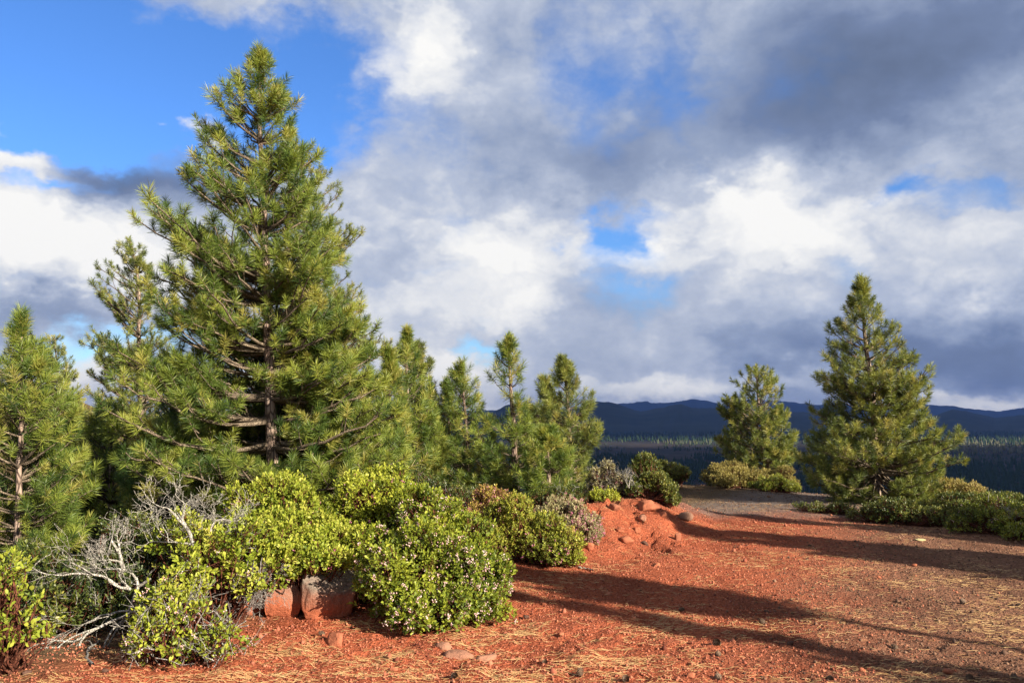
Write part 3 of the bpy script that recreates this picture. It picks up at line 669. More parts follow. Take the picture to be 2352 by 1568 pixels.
def shrub(label, ells, mat='leaf', ll=.036, spacing=.062, per=9, flowers=0.0, fmat='flower', seed=1, group=None, stemm='redstem', name='manzanita_shrub', cat='shrub',
          lump=.30, lobes=8, inner=.45, base=None, twigs=0, upb=.55, holes=.25, fsize=.008, varb=.5, ftop=False):
    """ells: [(X, Y, D, rx, ry, rz)] ellipsoids, centre in picture coordinates at distance D, radii in metres"""
    rg = np.random.default_rng(seed)
    E = [(at(X, Y, D), np.array([a, b, c])) for X, Y, D, a, b, c in ells]
    E0 = E; E = []
    for c, r in E0:
        E.append((c, r * (.74 if lobes else 1)))
        for _ in range(lobes):
            d = nrm(rg.normal(size=3) + np.array([0, 0, .35])); f = .26 + .32 * rg.random() ** 1.3
            E.append((c + d * r * (1 - f * .36), np.maximum(r * f, min(.10, r.min())) * (.85 + .3 * rg.random(3))))
    cx = np.mean([e[0][0] for e in E0]); cy = np.mean([e[0][1] for e in E0])
    if base is not None: cx, cy = base
    bz = gz1(cx, cy); B = np.array([cx, cy, bz])
    root = empty(name, B, label, cat, group)
    CC = []; AA = []; VV = []
    for layer, (sc, dn) in enumerate(((1.0, 1.0), (.86, inner), (.66, inner * .6))):
        for ci, (c, r) in enumerate(E):
            area = 4 * pi * ((r[0] * r[1]) ** 1.6 / 3 + (r[0] * r[2]) ** 1.6 / 3 + (r[1] * r[2]) ** 1.6 / 3) ** (1 / 1.6)
            n = int(area / spacing ** 2 * dn * 1.15)
            d = nrm(rg.normal(size=(n, 3)))
            f = 1 + lump * fbm(d[:, 0] * 2.3 + ci * 7, d[:, 1] * 2.3 + seed, d[:, 2] * 2.3, seed=seed, oct=3) + .07 * rg.normal(size=n) + .22 * rg.random(n) ** 7
            rel = nrm(d / r) if False else d
            p = c + rel * r * (f * sc)[:, None]
            nd = nrm(rel / r)
            ok = p[:, 2] > gz(p[:, 0], p[:, 1]) + .03 + .05 * rg.random(len(p))
            for cj, (c2, r2) in enumerate(E):
                if cj != ci and (np.abs(c2 - c) < r + r2).all(): ok &= (((p - c2) / r2) ** 2).sum(1) > (.80 * sc) ** 2
            hn = .6 * fbm(p[:, 0] * 2.8, p[:, 1] * 2.8, p[:, 2] * 3.4, seed=seed + 5, oct=2) + .75 * fbm(p[:, 0] * 7, p[:, 1] * 7, p[:, 2] * 7, seed=seed + 6, oct=2)
            ok &= hn > -0.40 - .3 * layer + holes * .75
            p = p[ok]; nd = nd[ok]; hn = hn[ok]
            a = nrm(nd * .75 + np.array([0, 0, upb]) + rg.normal(size=p.shape) * .28)
            CC.append(p); AA.append(a)
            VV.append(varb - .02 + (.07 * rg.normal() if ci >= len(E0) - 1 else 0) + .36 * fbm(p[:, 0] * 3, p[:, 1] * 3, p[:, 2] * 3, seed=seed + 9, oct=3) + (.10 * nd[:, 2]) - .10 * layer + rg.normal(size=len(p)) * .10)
    C = np.concatenate(CC); A = np.concatenate(AA); Vr = np.concatenate(VV)
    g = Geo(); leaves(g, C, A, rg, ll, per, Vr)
    # stems
    ns = min(len(C), 90 + int(len(C) * .09)); si = rg.choice(len(C), ns, replace=False); tgt = C[si] - A[si] * ll * .5
    st = np.stack([B + np.array([rg.normal() * .07, rg.normal() * .05, -.03]) for _ in range(ns)])
    far_ = np.abs(tgt[:, 0] - cx) > .8                                            # a spreading shrub roots in several places
    st[far_, 0] += (tgt[far_, 0] - cx) * .7; st[far_, 1] += (tgt[far_, 1] - cy) * .5; st[far_, 2] = gz(st[far_, 0], st[far_, 1], True) - .03
    t = np.linspace(0, 1, 6)[None, :, None]
    mid = st * .45 + tgt * .55; mid[:, 2] = st[:, 2] + (tgt[:, 2] - st[:, 2]) * .42; mid[:, :2] += (tgt[:, :2] - st[:, :2]) * .15; mid += rg.normal(size=mid.shape) * .05
    P = (1 - t) ** 2 * st[:, None] + 2 * t * (1 - t) * mid[:, None] + t ** 2 * tgt[:, None]
    P[:, 1:-1] += rg.normal(size=(ns, 4, 3)) * .012
    R = np.linspace(.010, .0028, 6)[None, :] * (.7 + .6 * rg.random((ns, 1)))
    gs = Geo(); tubes(gs, P, R, 5)
    # short shoots holding each leaf cluster
    m = rg.random(len(C)) < .5
    Q = np.stack([C[m] - A[m] * ll * 3.2 + rg.normal(size=(m.sum(), 3)) * .01, C[m] - A[m] * ll * 1.4, C[m] + A[m] * ll * .6], 1); tubes(gs, Q, np.tile([[.0030, .0024, .0014]], (m.sum(), 1)), 3)
    parts = [(g, 'foliage', mat), (gs, 'stems', stemm)]
    if twigs:
        gd = Geo(); k = twigs; ii = rg.choice(len(C), k)
        a = C[ii]; d = nrm(A[ii] + rg.normal(size=(k, 3)) * .5)
        p0 = a - d * .12; L = .10 + .16 * rg.random((k, 1))
        Pt = np.stack([p0, p0 + d * L * .4 + rg.normal(size=(k, 3)) * .012, p0 + d * L * .75 + rg.normal(size=(k, 3)) * .02, p0 + d * L * 1.15 + rg.normal(size=(k, 3)) * .03], 1)
        tubes(gd, Pt, np.tile([[.0032, .0026, .0020, .0010]], (k, 1)), 4)
        k2 = k * 2; jj = rg.choice(k, k2); q0 = Pt[jj, 1 + (rg.random(k2) > .5)]; dd = nrm(d[jj] + rg.normal(size=(k2, 3)) * .7)
        tubes(gd, np.stack([q0, q0 + dd * .04, q0 + dd * .07 + rg.normal(size=(k2, 3)) * .012], 1), np.tile([[.0022, .0016, .0008]], (k2, 1)), 3)
        parts.append((gd, 'dead_twigs', 'greytwig'))
    if flowers:
        gf = Geo(); hm = fbm(C[:, 0] * 2.5, C[:, 1] * 2.5, C[:, 2] * 2.5, seed=seed + 33, oct=2)
        pr = flowers * np.clip(1 + 2.2 * hm, .1, 3) * np.clip(1.6 - (C[:, 2] - bz) * 1.1, .15, 1.5) if not ftop else flowers * np.clip(1 + 2 * hm, .1, 3)
        fi = np.where(rg.random(len(C)) < pr)[0]; F_ = C[fi]; nf = len(F_); pf = 7
        if nf:
            c0 = F_ + A[fi] * ll * .55 * rg.random((nf, 1)) + nrm(F_ - B) * ll * .5
            c = c0[:, None] + rg.normal(size=(nf, pf, 3)) * fsize * np.array([1.2, 1.2, 1.2]) + np.array([0, 0, -fsize * .9])
            c = c.reshape(-1, 3); s = fsize * (.5 + .25 * rg.random((len(c), 1)))
            oc = np.array([[1, 0, 0], [0, 1, 0], [-1, 0, 0], [0, -1, 0], [.45, .45, 1.2], [-.45, -.45, 1.2], [0, 0, -1.15]])
            V = c[:, None] + oc[None] * s[:, None]
            b = (np.arange(len(c)) * 7)[:, None]
            gf.add(V.reshape(-1, 3), np.concatenate([b + np.array([q]) for q in ([0, 1, 4], [1, 2, 5], [2, 3, 5], [3, 0, 4], [1, 5, 4], [3, 4, 5], [1, 0, 6], [2, 1, 6], [3, 2, 6], [0, 3, 6])]), np.repeat(np.clip(rg.normal(.6, .25, len(c)), 0, 1), 7))
            parts.append((gf, 'blossoms', fmat))
    for g_, nm, mt in parts:
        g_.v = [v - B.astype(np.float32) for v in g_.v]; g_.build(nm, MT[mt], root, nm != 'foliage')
    return root

shrub('large manzanita shrub in front with many pale pink blossoms, right of the split boulder',
      [(930, 1335, 6.75, .46, .38, .40), (1060, 1360, 6.9, .40, .36, .36), (870, 1290, 7.2, .24, .26, .24), (1000, 1240, 7.3, .42, .36, .34), (1110, 1400, 6.75, .22, .26, .20), (990, 1410, 6.45, .34, .24, .18), (1110, 1310, 7.2, .20, .30, .26)],
      'leaf', .036, .058, 9, .16, 'flower', 101, varb=.46, fsize=.009)
shrub('tall manzanita mound rising behind the large blossoming shrub in front',
      [(860, 1170, 8.1, .44, .4, .32), (960, 1200, 8.0, .40, .4, .33), (800, 1250, 7.8, .40, .4, .32), (1030, 1240, 8.0, .26, .34, .30), (900, 1130, 8.3, .30, .3, .18)],
      'leaf', .036, .062, 9, .05, 'flower_pink', 102, varb=.50)
shrub('sunny yellow-green manzanita at the foot of the tallest pine, left of the tall mound',
      [(640, 1180, 7.7, .36, .36, .30), (560, 1195, 7.6, .26, .3, .24), (700, 1220, 7.5, .30, .34, .28), (650, 1250, 7.2, .34, .32, .24), (730, 1270, 7.15, .26, .3, .17), (690, 1272, 7.1, .28, .22, .10), (780, 1262, 7.4, .26, .28, .20), (600, 1250, 7.1, .26, .28, .22), (720, 1288, 6.72, .26, .14, .06), (640, 1290, 6.75, .20, .14, .07)],
      'leaf_yellow', .036, .060, 9, .03, 'flower_pink', 103, varb=.46)
shrub('manzanita with broad bright leaves in front of the bleached branches, left of the split boulder',
      [(560, 1255, 6.6, .28, .28, .20), (480, 1300, 6.4, .28, .28, .17), (590, 1300, 6.5, .20, .24, .14), (420, 1350, 6.1, .20, .24, .15), (430, 1240, 7.0, .24, .28, .20)],
      'leaf_yellow', .040, .068, 8, .03, 'flower', 104, varb=.52, twigs=60, holes=.8, inner=.35, lump=.38)
shrub('low sprawling manzanita with white blossoms at the front edge of the red ground',
      [(400, 1385, 5.95, .20, .2, .14), (440, 1440, 5.75, .24, .2, .13), (380, 1480, 5.55, .20, .16, .10), (490, 1490, 5.55, .16, .16, .09), (310, 1490, 5.5, .10, .10, .05), (540, 1450, 5.8, .13, .14, .05), (350, 1430, 5.8, .12, .12, .07)],
      'leaf', .036, .070, 7, .10, 'flower', 105, varb=.66, twigs=150, holes=.85, inner=.3, lump=.4)
shrub('yellow-leaved manzanita cut off by the lower left corner of the photo',
      [(-40, 1340, 5.5, .24, .3, .14), (35, 1375, 5.4, .15, .22, .09), (-40, 1440, 5.2, .22, .26, .12), (75, 1435, 5.4, .12, .16, .07), (-10, 1310, 5.7, .14, .2, .09), (0, 1490, 5.15, .14, .14, .05), (85, 1395, 5.6, .09, .1, .05)],
      'leaf_yellow', .042, .078, 8, 0, 'flower', 106, varb=.55, holes=1.0, inner=.25, lump=.45, lobes=6)
shrub('shaded manzanita thicket behind the bleached dead branches at the left',
      [(190, 1340, 7.0, .40, .4, .24), (330, 1260, 7.4, .36, .4, .26), (80, 1330, 7.2, .34, .4, .22), (260, 1400, 6.6, .34, .3, .20), (350, 1330, 6.9, .30, .3, .22), (120, 1400, 6.5, .26, .3, .15), (300, 1420, 6.6, .2, .2, .10)],
      'leaf_dark', .037, .075, 8, 0, 'flower', 107, varb=.42, twigs=220, holes=.45)
shrub('reddish-brown topped manzanita between the big shrubs and the bright domed shrub',
      [(1115, 1180, 9.8, .26, .3, .26), (1085, 1210, 9.6, .22, .26, .24), (1140, 1230, 9.6, .2, .26, .22)],
      'leaf_red', .027, .046, 9, .10, 'flower_pink', 108, varb=.55, lump=.12, lobes=4, holes=.05, ftop=True)
shrub('bright domed manzanita with small yellow-green leaves beside the red track',
      [(1190, 1225, 9.5, .36, .4, .34), (1250, 1250, 9.3, .36, .38, .30), (1150, 1250, 9.4, .26, .3, .28), (1290, 1275, 9.2, .20, .26, .16)],
      'leaf_small', .027, .044, 9, .07, 'flower_pink', 109, varb=.55, lump=.14, lobes=4, holes=.05, ftop=True)
shrub('pale pinkish manzanita just behind the bright domed one, touching the red bank',
      [(1320, 1200, 10.3, .26, .3, .20), (1350, 1225, 10.1, .20, .26, .18), (1280, 1190, 10.6, .26, .3, .20)],
      'leaf_pale', .026, .044, 9, .16, 'flower_pink', 110, varb=.62, lump=.14, lobes=4, holes=.05, ftop=True)
shrub('small fresh green shrub on top of the red bank', [(1383, 1147, 11.9, .17, .17, .13), (1365, 1158, 11.9, .12, .15, .09)], 'leaf', .032, .055, 9, 0, 'flower', 111, varb=.7, lump=.15)
shrub('greyish tan shrub with dry twigs behind the red bank', [(1390, 1100, 13.8, .26, .3, .22), (1425, 1120, 13.6, .24, .3, .18), (1370, 1130, 13.7, .24, .3, .18)], 'leaf_pale', .026, .050, 8, .03, 'flower_pink', 112, varb=.45, twigs=260, lump=.15)
shrub('dark green upright shrub leaning over the right end of the red bank', [(1480, 1075, 13.6, .22, .25, .17), (1510, 1120, 13.2, .22, .25, .20), (1535, 1140, 13.0, .13, .2, .14), (1470, 1105, 13.5, .18, .2, .16), (1455, 1125, 13.2, .10, .16, .07)], 'leaf_dark', .030, .050, 9, 0, 'flower', 113, varb=.55, lump=.18, base=(at(1492, 1150, 13.1)[0], 13.1))
shrub('low olive shrub farther off behind the dark upright shrub', [(1545, 1082, 19.5, .24, .3, .15), (1510, 1078, 19.6, .22, .3, .15), (1570, 1086, 19.4, .12, .2, .09)], 'leaf_dark', .034, .065, 8, 0, 'flower', 114, varb=.6, lump=.12)
shrub('wide low tan shrub where the path ends, under the round-headed pine', [(1710, 1096, 20.0, .66, .6, .30), (1640, 1092, 20.3, .40, .5, .22), (1790, 1100, 19.8, .42, .5, .26), (1660, 1108, 19.2, .30, .3, .14)], 'leaf_tan', .032, .058, 9, 0, 'flower', 115, varb=.55, lump=.10, lobes=4, holes=.0)
shrub('small yellow-green shrub at the right front of the wide tan shrub', [(1790, 1112, 18.6, .26, .3, .15), (1750, 1115, 18.7, .22, .3, .12), (1815, 1118, 18.6, .14, .2, .10)], 'leaf_small', .030, .055, 8, 0, 'flower', 116, varb=.4, lump=.12)
shrub('long dark shrub in shade under the right-hand pine, nearest its trunk', [(2040, 1188, 13.2, .42, .4, .26), (2120, 1195, 12.9, .44, .4, .28), (2190, 1208, 12.4, .42, .4, .28), (1995, 1196, 13.3, .26, .3, .20)], 'leaf_dark', .030, .056, 8, .0, 'flower', 117, varb=.62, lump=.14)
shrub('green shrub cut off by the right edge of the photo, partly in sun', [(2290, 1198, 11.9, .44, .4, .30), (2385, 1212, 11.4, .42, .4, .30), (2340, 1228, 11.2, .30, .3, .22), (2240, 1218, 11.7, .34, .3, .24)], 'leaf_small', .030, .058, 8, .02, 'flower', 118, varb=.25, lump=.14, twigs=60)
shrub('dark mat-like shrub behind the shrubs at the right edge', [(2260, 1150, 13.8, .44, .4, .16), (2180, 1160, 14.0, .34, .4, .16), (2335, 1165, 13.4, .3, .4, .16)], 'leaf_dark', .030, .056, 8, 0, 'flower', 119, varb=.55, lump=.1)
shrub('yellowish round shrub right behind the broad-based pine', [(2195, 1125, 15.8, .36, .4, .24), (2230, 1135, 15.6, .2, .3, .16), (2150, 1135, 15.8, .26, .3, .2)], 'leaf_tan', .032, .058, 8, 0, 'flower', 120, varb=.75, lump=.12)
shrub('thin ground-hugging shrub on the path side of the broad-based pine', [(1880, 1166, 14.4, .26, .2, .06), (1930, 1170, 14.2, .22, .2, .07), (1840, 1165, 14.6, .14, .15, .04)], 'leaf_dark', .028, .060, 7, 0, 'flower', 121, varb=.5, lump=.2, holes=.4)
shrub('low dark shrub filling the gap below the small pines', [(1020, 1135, 11.6, .5, .4, .2), (940, 1120, 11.9, .4, .4, .25), (1290, 1150, 11.6, .4, .3, .12)], 'leaf_dark', .03, .07, 8, 0, 'flower', 122, varb=.4, twigs=80)

# ================================================================== DEAD WOOD
def snag(label, start, dirs, seed, mat='deadwood', name='dead_branch', cat='dead branch', depth=5, r0=.02, L0=.3, group=None, spread=.65, upb=.25, root_part='trunk', fine=True):
    """bleached branching wood; start point, first direction(s)"""
    rg = np.random.default_rng(seed); segs = {}; B = np.asarray(start, float)
    def grow(p, d, r, L, k):
        n = 5; pts = [p]; dd = d
        for i in range(n - 1):
            dd = nrm(dd + rg.normal(size=3) * .20 + np.array([0, 0, upb * .12])); pts.append(pts[-1] + dd * L / (n - 1))
        segs.setdefault(k, []).append((pts, np.linspace(r, r * .66, n)))
        if k == 0: return
        nb = 2 + (rg.random() < .75) + (k < 3 and rg.random() < .4)
        for j in range(nb):
            i = n - 1 if j < 2 else rg.integers(1, n - 1)
            d2 = nrm(dd + rg.normal(size=3) * spread + np.array([0, 0, upb * .4]))
            grow(pts[i], d2, r * (.66 if j < 2 else .5), L * (.62 + .28 * rg.random()), k - 1)
    for (d, r, L, k) in dirs: grow(B, nrm(np.array(d, float)), r, L, k)
    root = empty(name, B, label, cat, group)
    gm, gf_ = Geo(), Geo(); mx = max(segs)
    for k, S_ in segs.items():
        P = np.array([s[0] for s in S_]) - B; R = np.array([s[1] for s in S_]) * (.9 if k >= mx - 1 else .52); R = np.maximum(R, .0010)
        tubes(gm if k >= mx - 1 else gf_, P, R, 7 if k >= mx - 1 else 4)
    gm.build('limb', MT[mat], root, True)
    if gf_.n: gf_.build('twigs', MT[mat], root, True)
    return root
snag('bleached white dead manzanita limb curving up at the left over the shaded thicket', at(300, 1400, 6.1), [((-.12, 0, .9), .020, .17, 1)], 201)
snag('fan of white dead twigs on the leftmost bleached limb', at(285, 1310, 6.1), [((-.55, .1, .8), .018, .13, 5), ((-.85, -.1, .5), .010, .12, 4)], 202, spread=.55)
snag('long white dead branch reaching towards the left edge of the photo', at(300, 1352, 6.05), [((-1, -.05, .0), .013, .30, 4), ((-.9, .1, .30), .009, .14, 3)], 203, spread=.36, upb=.0)
snag('tall forked white dead limb left of the sunny manzanita, leaning to the upper left', at(445, 1250, 6.5), [((-.75, .05, .62), .019, .19, 5), ((-.9, 0, .5), .010, .20, 4)], 204, spread=.62)
snag('upright white dead limb with a dense spray of twigs in front of the sunny manzanita', at(482, 1235, 6.55), [((.0, .05, 1), .012, .14, 5), ((.65, .05, .65), .009, .17, 4)], 205, spread=.7)
snag('thin grey dead twigs tangled between the two bleached limbs', at(365, 1240, 6.9), [((-.5, 0, .5), .006, .16, 4), ((.5, 0, .4), .006, .15, 4)], 206, 'greytwig', spread=.8, upb=.2)
snag('mass of grey dead branches lying low in the dark under the left shrubs', at(310, 1400, 6.2), [((-.8, -.25, -.42), .014, .34, 5), ((-.7, -.3, -.30), .011, .36, 5), ((-.75, .1, -.36), .010, .30, 5), ((-.6, -.35, -.55), .010, .34, 4)], 207, 'deadwood', spread=.30, upb=-.3)
snag('grey tangle of dead twigs hanging beside the split boulder', at(560, 1330, 6.55), [((.3, -.2, -.4), .006, .12, 5), ((.7, -.1, -.15), .006, .14, 5), ((-.2, -.2, -.5), .006, .12, 5), ((.5, -.2, .1), .005, .12, 5)], 208, 'greytwig', spread=.7, upb=-.2)
snag('curved pale stub standing in front of the dark hollow at the left', at(345, 1430, 5.95), [((-.10, 0, 1), .008, .10, 0), ((.55, 0, .9), .007, .13, 1)], 209)
snag('small bleached shrub skeleton on the red bank below the dark upright shrub', at(1445, 1120, 13.0), [((.1, 0, 1), .010, .13, 5), ((-.4, 0, .8), .008, .12, 4)], 210, spread=.7)
snag('sprig of dry white twigs on the shrub at the right edge of the photo', at(2335, 1200, 11.3), [((-.1, 0, 1), .005, .09, 4)], 211, spread=.6)

def lying_stick(label, pts, r, mat='deadwood', seed=0, fork=True):
    rg = np.random.default_rng(seed); P = np.array([[x, y, gz1(x, y) + r * .8] for x, y in pts]); B = P[0].copy()
    t = np.linspace(0, len(P) - 1, 9); Q = np.stack([np.interp(t, range(len(P)), P[:, k]) for k in range(3)], -1) + rg.normal(size=(9, 3)) * r * .4
    g = Geo(); tubes(g, (Q - B)[None], (r * np.linspace(1, .45, 9) * (1 + .15 * rg.normal(size=9)))[None], 8)
    if fork:
        a = Q[4] - B; b = a + np.array([.05, -.03, .03]); c = b + np.array([.05, .01, .0]); tubes(g, np.array([[a, b, c]]), np.array([[r * .6, r * .4, r * .2]]), 6)
        a = Q[6] - B; b = a + np.array([-.04, .04, .02]); c = b + np.array([-.03, .02, .0]); tubes(g, np.array([[a, b, c]]), np.array([[r * .5, r * .35, r * .2]]), 6)
    o = g.build('fallen_stick', MT[mat], None, True); o.location = B; tag(o, label, 'stick'); return o
def ongr(X, Y):
    """where the line of sight through X, Y meets the ground"""
    lo, hi = 3.0, 60.0
    for D in np.arange(3.0, 60, .05):
        p = at(X, Y, D)
        if p[2] < gz1(p[0], p[1]): return p[0], p[1]
    return p[0], p[1]
lying_stick('forked grey stick lying on the red ground at the lower left', [ongr(212, 1528), ongr(196, 1508), ongr(205, 1490), ongr(228, 1480)], .011, 'greytwig', 3)
lying_stick('short white stick lying on the red track beside the bright domed shrub', [ongr(1330, 1306), ongr(1345, 1308), ongr(1362, 1313)], .011, 'deadwood', 4, False)
lying_stick('thin white stick lying level at the edge of the left hollow', [ongr(95, 1492), ongr(118, 1492), ongr(140, 1488)], .007, 'deadwood', 5, False)

# ================================================================== ROCKS
def ico(sub):
    import bmesh
    bm = bmesh.new(); bmesh.ops.create_icosphere(bm, subdivisions=sub, radius=1)
    V = np.array([v.co[:] for v in bm.verts]); F = np.array([[v.index for v in f.verts] for f in bm.faces]); bm.free(); return V, F
IV5, IF5 = ico(5); IV3, IF3 = ico(3); IV2, IF2 = ico(2)
def rock(label, X, Y, size, mat, seed, sub=3, box=.5, rough=.12, name='rock', cat='rock', rot=0.0, sink=.3, pos=None, group=None, planes=6):
    x, y = ongr(X, Y) if pos is None else pos
    V, F = (IV5, IF5) if sub == 5 else (IV3, IF3) if sub == 3 else (IV2, IF2)
    rg = np.random.default_rng(seed); V = V.copy()
    V = np.sign(V) * np.abs(V) ** box; V /= np.abs(V).max()
    for _ in range(planes):                                                            # broken facets
        n = nrm(rg.normal(size=3)); d = .55 + .3 * rg.random(); k = V @ n - d; V -= np.where(k > 0, k, 0)[:, None] * n * .92
    rough = rough * (1.0 if sub == 5 else 1.5); V += V * (rough * fbm(V[:, 0] * 1.6 + seed, V[:, 1] * 1.6, V[:, 2] * 1.6, seed=seed, oct=5, gain=.6))[:, None]
    V += V * (.035 * fbm(V[:, 0] * 9 + seed, V[:, 1] * 9, V[:, 2] * 9, seed=seed + 2, oct=3))[:, None] if sub == 5 else 0
    V = V * np.array(size) / 2
    c, s = cos(rot), sin(rot); V = np.stack([V[:, 0] * c - V[:, 1] * s, V[:, 0] * s + V[:, 1] * c, V[:, 2]], -1)
    g = Geo(); g.add(V, F); o = g.build(name, mat, None, sub == 5)
    o.location = (x, y, gz1(x, y) + size[2] * (.5 - sink)); tag(o, label, cat, group); return o
bp = ongr(655, 1412); zr = gz1(bp[0], bp[1])
mt_b = rock_mat('boulder_rock', (.46, .14, .07), (.30, .23, .18), zr + .08, zr + .26)
mt_r = rock_mat('red_rock', (.44, .15, .08), (.40, .22, .15), 5, 6)
mt_p = rock_mat('pale_red_slab', (.40, .19, .12), (.5, .3, .22), 5, 6)
mt_q = rock_mat('bank_rock', (.34, .13, .075), (.4, .2, .15), 5, 6)
mt_g = rock_mat('brown_rock', (.28, .15, .10), (.3, .2, .15), 5, 6)
mt_s = rock_mat('pale_stone', (.60, .50, .25), (.6, .5, .3), 5, 6)
mt_k = rock_mat('dark_cinder_rock', (.13, .07, .05), (.2, .1, .1), 5, 6)
rock('left block of the split boulder, grey-topped with a red base under the shrubs', 0, 0, (.36, .5, .44), mt_b, 301, 5, .42, .20, 'boulder', 'boulder', .12, .22, (bp[0] - .02, bp[1] + .10), planes=6)
rock('right block of the split boulder, red face dappled by leaf shadows', 0, 0, (.50, .5, .46), mt_b, 312, 5, .42, .20, 'boulder', 'boulder', -.2, .22, (bp[0] + .395, bp[1] + .06), planes=6)
rock('low grey-pink rock mostly hidden left of the split boulder', 0, 0, (.34, .3, .32), mt_b, 303, 5, .6, .12, 'boulder', 'boulder', .4, .3, (bp[0] - .36, bp[1] + .16), planes=4)
rock('small red stone lying in front of the split boulder', 770, 1478, (.13, .12, .11), mt_r, 304, 3, .7, .3)
rock('broad flat pale-red slab right of centre at the bottom', 1060, 1508, (.24, .17, .07), mt_p, 305, 3, .6, .2, sink=.45, rot=.3)
rock('narrow flat pale-red slab touching the left of the broad slab', 1022, 1490, (.13, .10, .06), mt_p, 306, 3, .6, .25, sink=.4)
rock('pointed flat red slab at the right of the broad slab', 1112, 1514, (.16, .12, .06), mt_p, 307, 3, .6, .25, sink=.42, rot=1.0)
rock('smooth rounded brown rock on the far slope of the red bank', 1575, 1192, (.22, .2, .15), mt_g, 308, 3, .9, .1)
rock('blocky tan-red rock jutting from the side of the red bank', 1556, 1240, (.09, .10, .14), mt_q, 309, 3, .55, .2)
rock('pale pebbly rock on top of the red bank near the dark shrub', 1412, 1172, (.17, .15, .12), mt_q, 310, 3, .8, .25)
rock('grey-white stone set in the middle of the red bank', 1476, 1202, (.10, .1, .10), mt_p, 311, 3, .7, .3)
rock('flat yellow lichen-coloured stone on the ground before the right shrubs', 2115, 1241, (.17, .12, .03), mt_s, 312, 3, .8, .15, sink=.2)
rock('crumbly red block under the dark upright shrub on the bank', 1490, 1172, (.30, .25, .18), mt_r, 313, 3, .6, .35)
rock('red clod at the lower rim of the pale pinkish shrub', 1352, 1262, (.12, .12, .10), mt_r, 314, 3, .7, .3)
rock('red lump against the right foot of the bright domed shrub', 1330, 1295, (.13, .12, .12), mt_r, 315, 3, .8, .25)
RL = [(1440, 1245, .13, 'red'), (1462, 1228, .09, 'red'), (1425, 1222, .10, 'red'), (1480, 1250, .09, 'dark'), (1508, 1300, .07, 'red'), (1380, 1236, .11, 'dark'), (1540, 1165, .14, 'red'), (1525, 1185, .10, 'red')]
RT = ['biggest clod of the broken patch on the bank', 'clod at the upper middle of the broken patch on the bank', 'clod at the upper left of the broken patch', 'dark clod at the lower right of the broken patch', 'small red stone on the bare slope below the bank', 'dark clod beside the pale pinkish shrub', 'clod at the right foot of the dark upright shrub', 'clod below the dark upright shrub']
for i, ((X, Y, s, c), tx_) in enumerate(zip(RL, RT)):
    rock(tx_, X, Y, (s * 1.2, s, s * .8), mt_r if c == 'red' else mt_k, 330 + i, 3, .7, .4, group='clods on the red bank')
DR = [(240, 1545, .05, 'near the forked grey stick'), (640, 1500, .05, 'in the straw left of centre'), (905, 1545, .06, 'left of the flat slabs'), (1210, 1420, .06, 'in the shadow right of the blossoming shrub'), (1250, 1390, .05, 'at the top of the shadow right of the blossoming shrub'),
      (1578, 1585, .05, 'on the bottom edge of the path'), (1815, 1480, .05, 'on the sunlit right half of the path'), (2180, 1548, .07, 'inside the long shadow at the lower right'), (2020, 1330, .05, 'between the two long shadows'), (1760, 1405, .045, 'on the middle of the path'), (1585, 1555, .06, 'below the long near shadow'),
      (1700, 1260, .06, 'in the sun on the far path'), (1860, 1255, .05, 'near the tip of the far shadow'), (1640, 1232, .05, 'on the foot of the bank'), (2100, 1300, .06, 'in the second long shadow'), (60, 1550, .06, 'in the lower left corner'), (1290, 1460, .06, 'right of the flat slabs'), (1980, 1545, .05, 'at the lower right in the sun')]
for i, (X, Y, s, w) in enumerate(DR):
    rock('small rough red-brown stone ' + w, X, Y, (s * .95, s * .75, s * .6), mt_r if i % 3 else mt_k, 360 + i, 2, .7, .4, group='small loose stones on the path', sink=.25)

# ================================================================== PINE CONES
def cone_mesh():
    g = Geo(); n = 78; V = []; F = []
    for i in range(n):
        f = i / (n - 1); z = .075 * f; r = .026 * math.sin(pi * (0.12 + .82 * f)) ** .8; a = i * 2.39996
        d = np.array([cos(a), sin(a), 0]); s = np.array([-sin(a), cos(a), 0]); w = .0085 * (1.15 - .6 * f)
        p = d * r * .35 + np.array([0, 0, z - .006]); q = d * (r + .010) + np.array([0, 0, z + .008]); k = len(V)
        V += [p - s * w * .4, p + s * w * .4, q + s * w, q + d * .004 + np.array([0, 0, .003]), q - s * w, p + np.array([0, 0, -.004]) + d * .002]; F += [[k, k + 1, k + 2, k + 3], [k, k + 3, k + 4, k + 4]]
        F[-1] = [k, k + 3, k + 4, k + 5]
    g.add(np.array(V), np.array(F)); co = IV2 * np.array([.014, .014, .036]) + np.array([0, 0, .037]); g.add(co, IF2); return g
mc, nt_, b_, _o = mat_base('pine_cone_brown'); nt_.links.new(ramp(nt_, tnoise(nt_, wpos(nt_), 90, 3), [(.3, (.05, .03, .02)), (.7, (.20, .12, .07))]), b_.inputs['Base Color']); b_.inputs['Roughness'].default_value = .8
CN = [(1255, 1522, 'lying right of the flat slabs'), (1655, 1480, 'left of two near the middle of the path'), (1655, 1510, 'right below the other in the middle of the path'), (1652, 1598, 'at the bottom of the path'), (2062, 1490, 'alone on the right half of the path'), (1757, 1432, 'small and dark on the red part of the path'), (2335, 1598, 'by the lower right corner'), (1333, 1600, 'near the bottom edge below the slabs'),
      (2335, 1392, 'on the right edge of the photo'), (2215, 1388, 'just under the second long shadow'), (745, 1462, 'beside the small red stone'), (1440, 1585, 'in the long near shadow'), (1560, 1405, 'above the near shadow'), (2230, 1600, 'in the end of the near shadow'), (1900, 1600, 'near the bottom edge, right'), (1050, 1560, 'near the bottom edge under the slabs')]
proto = None
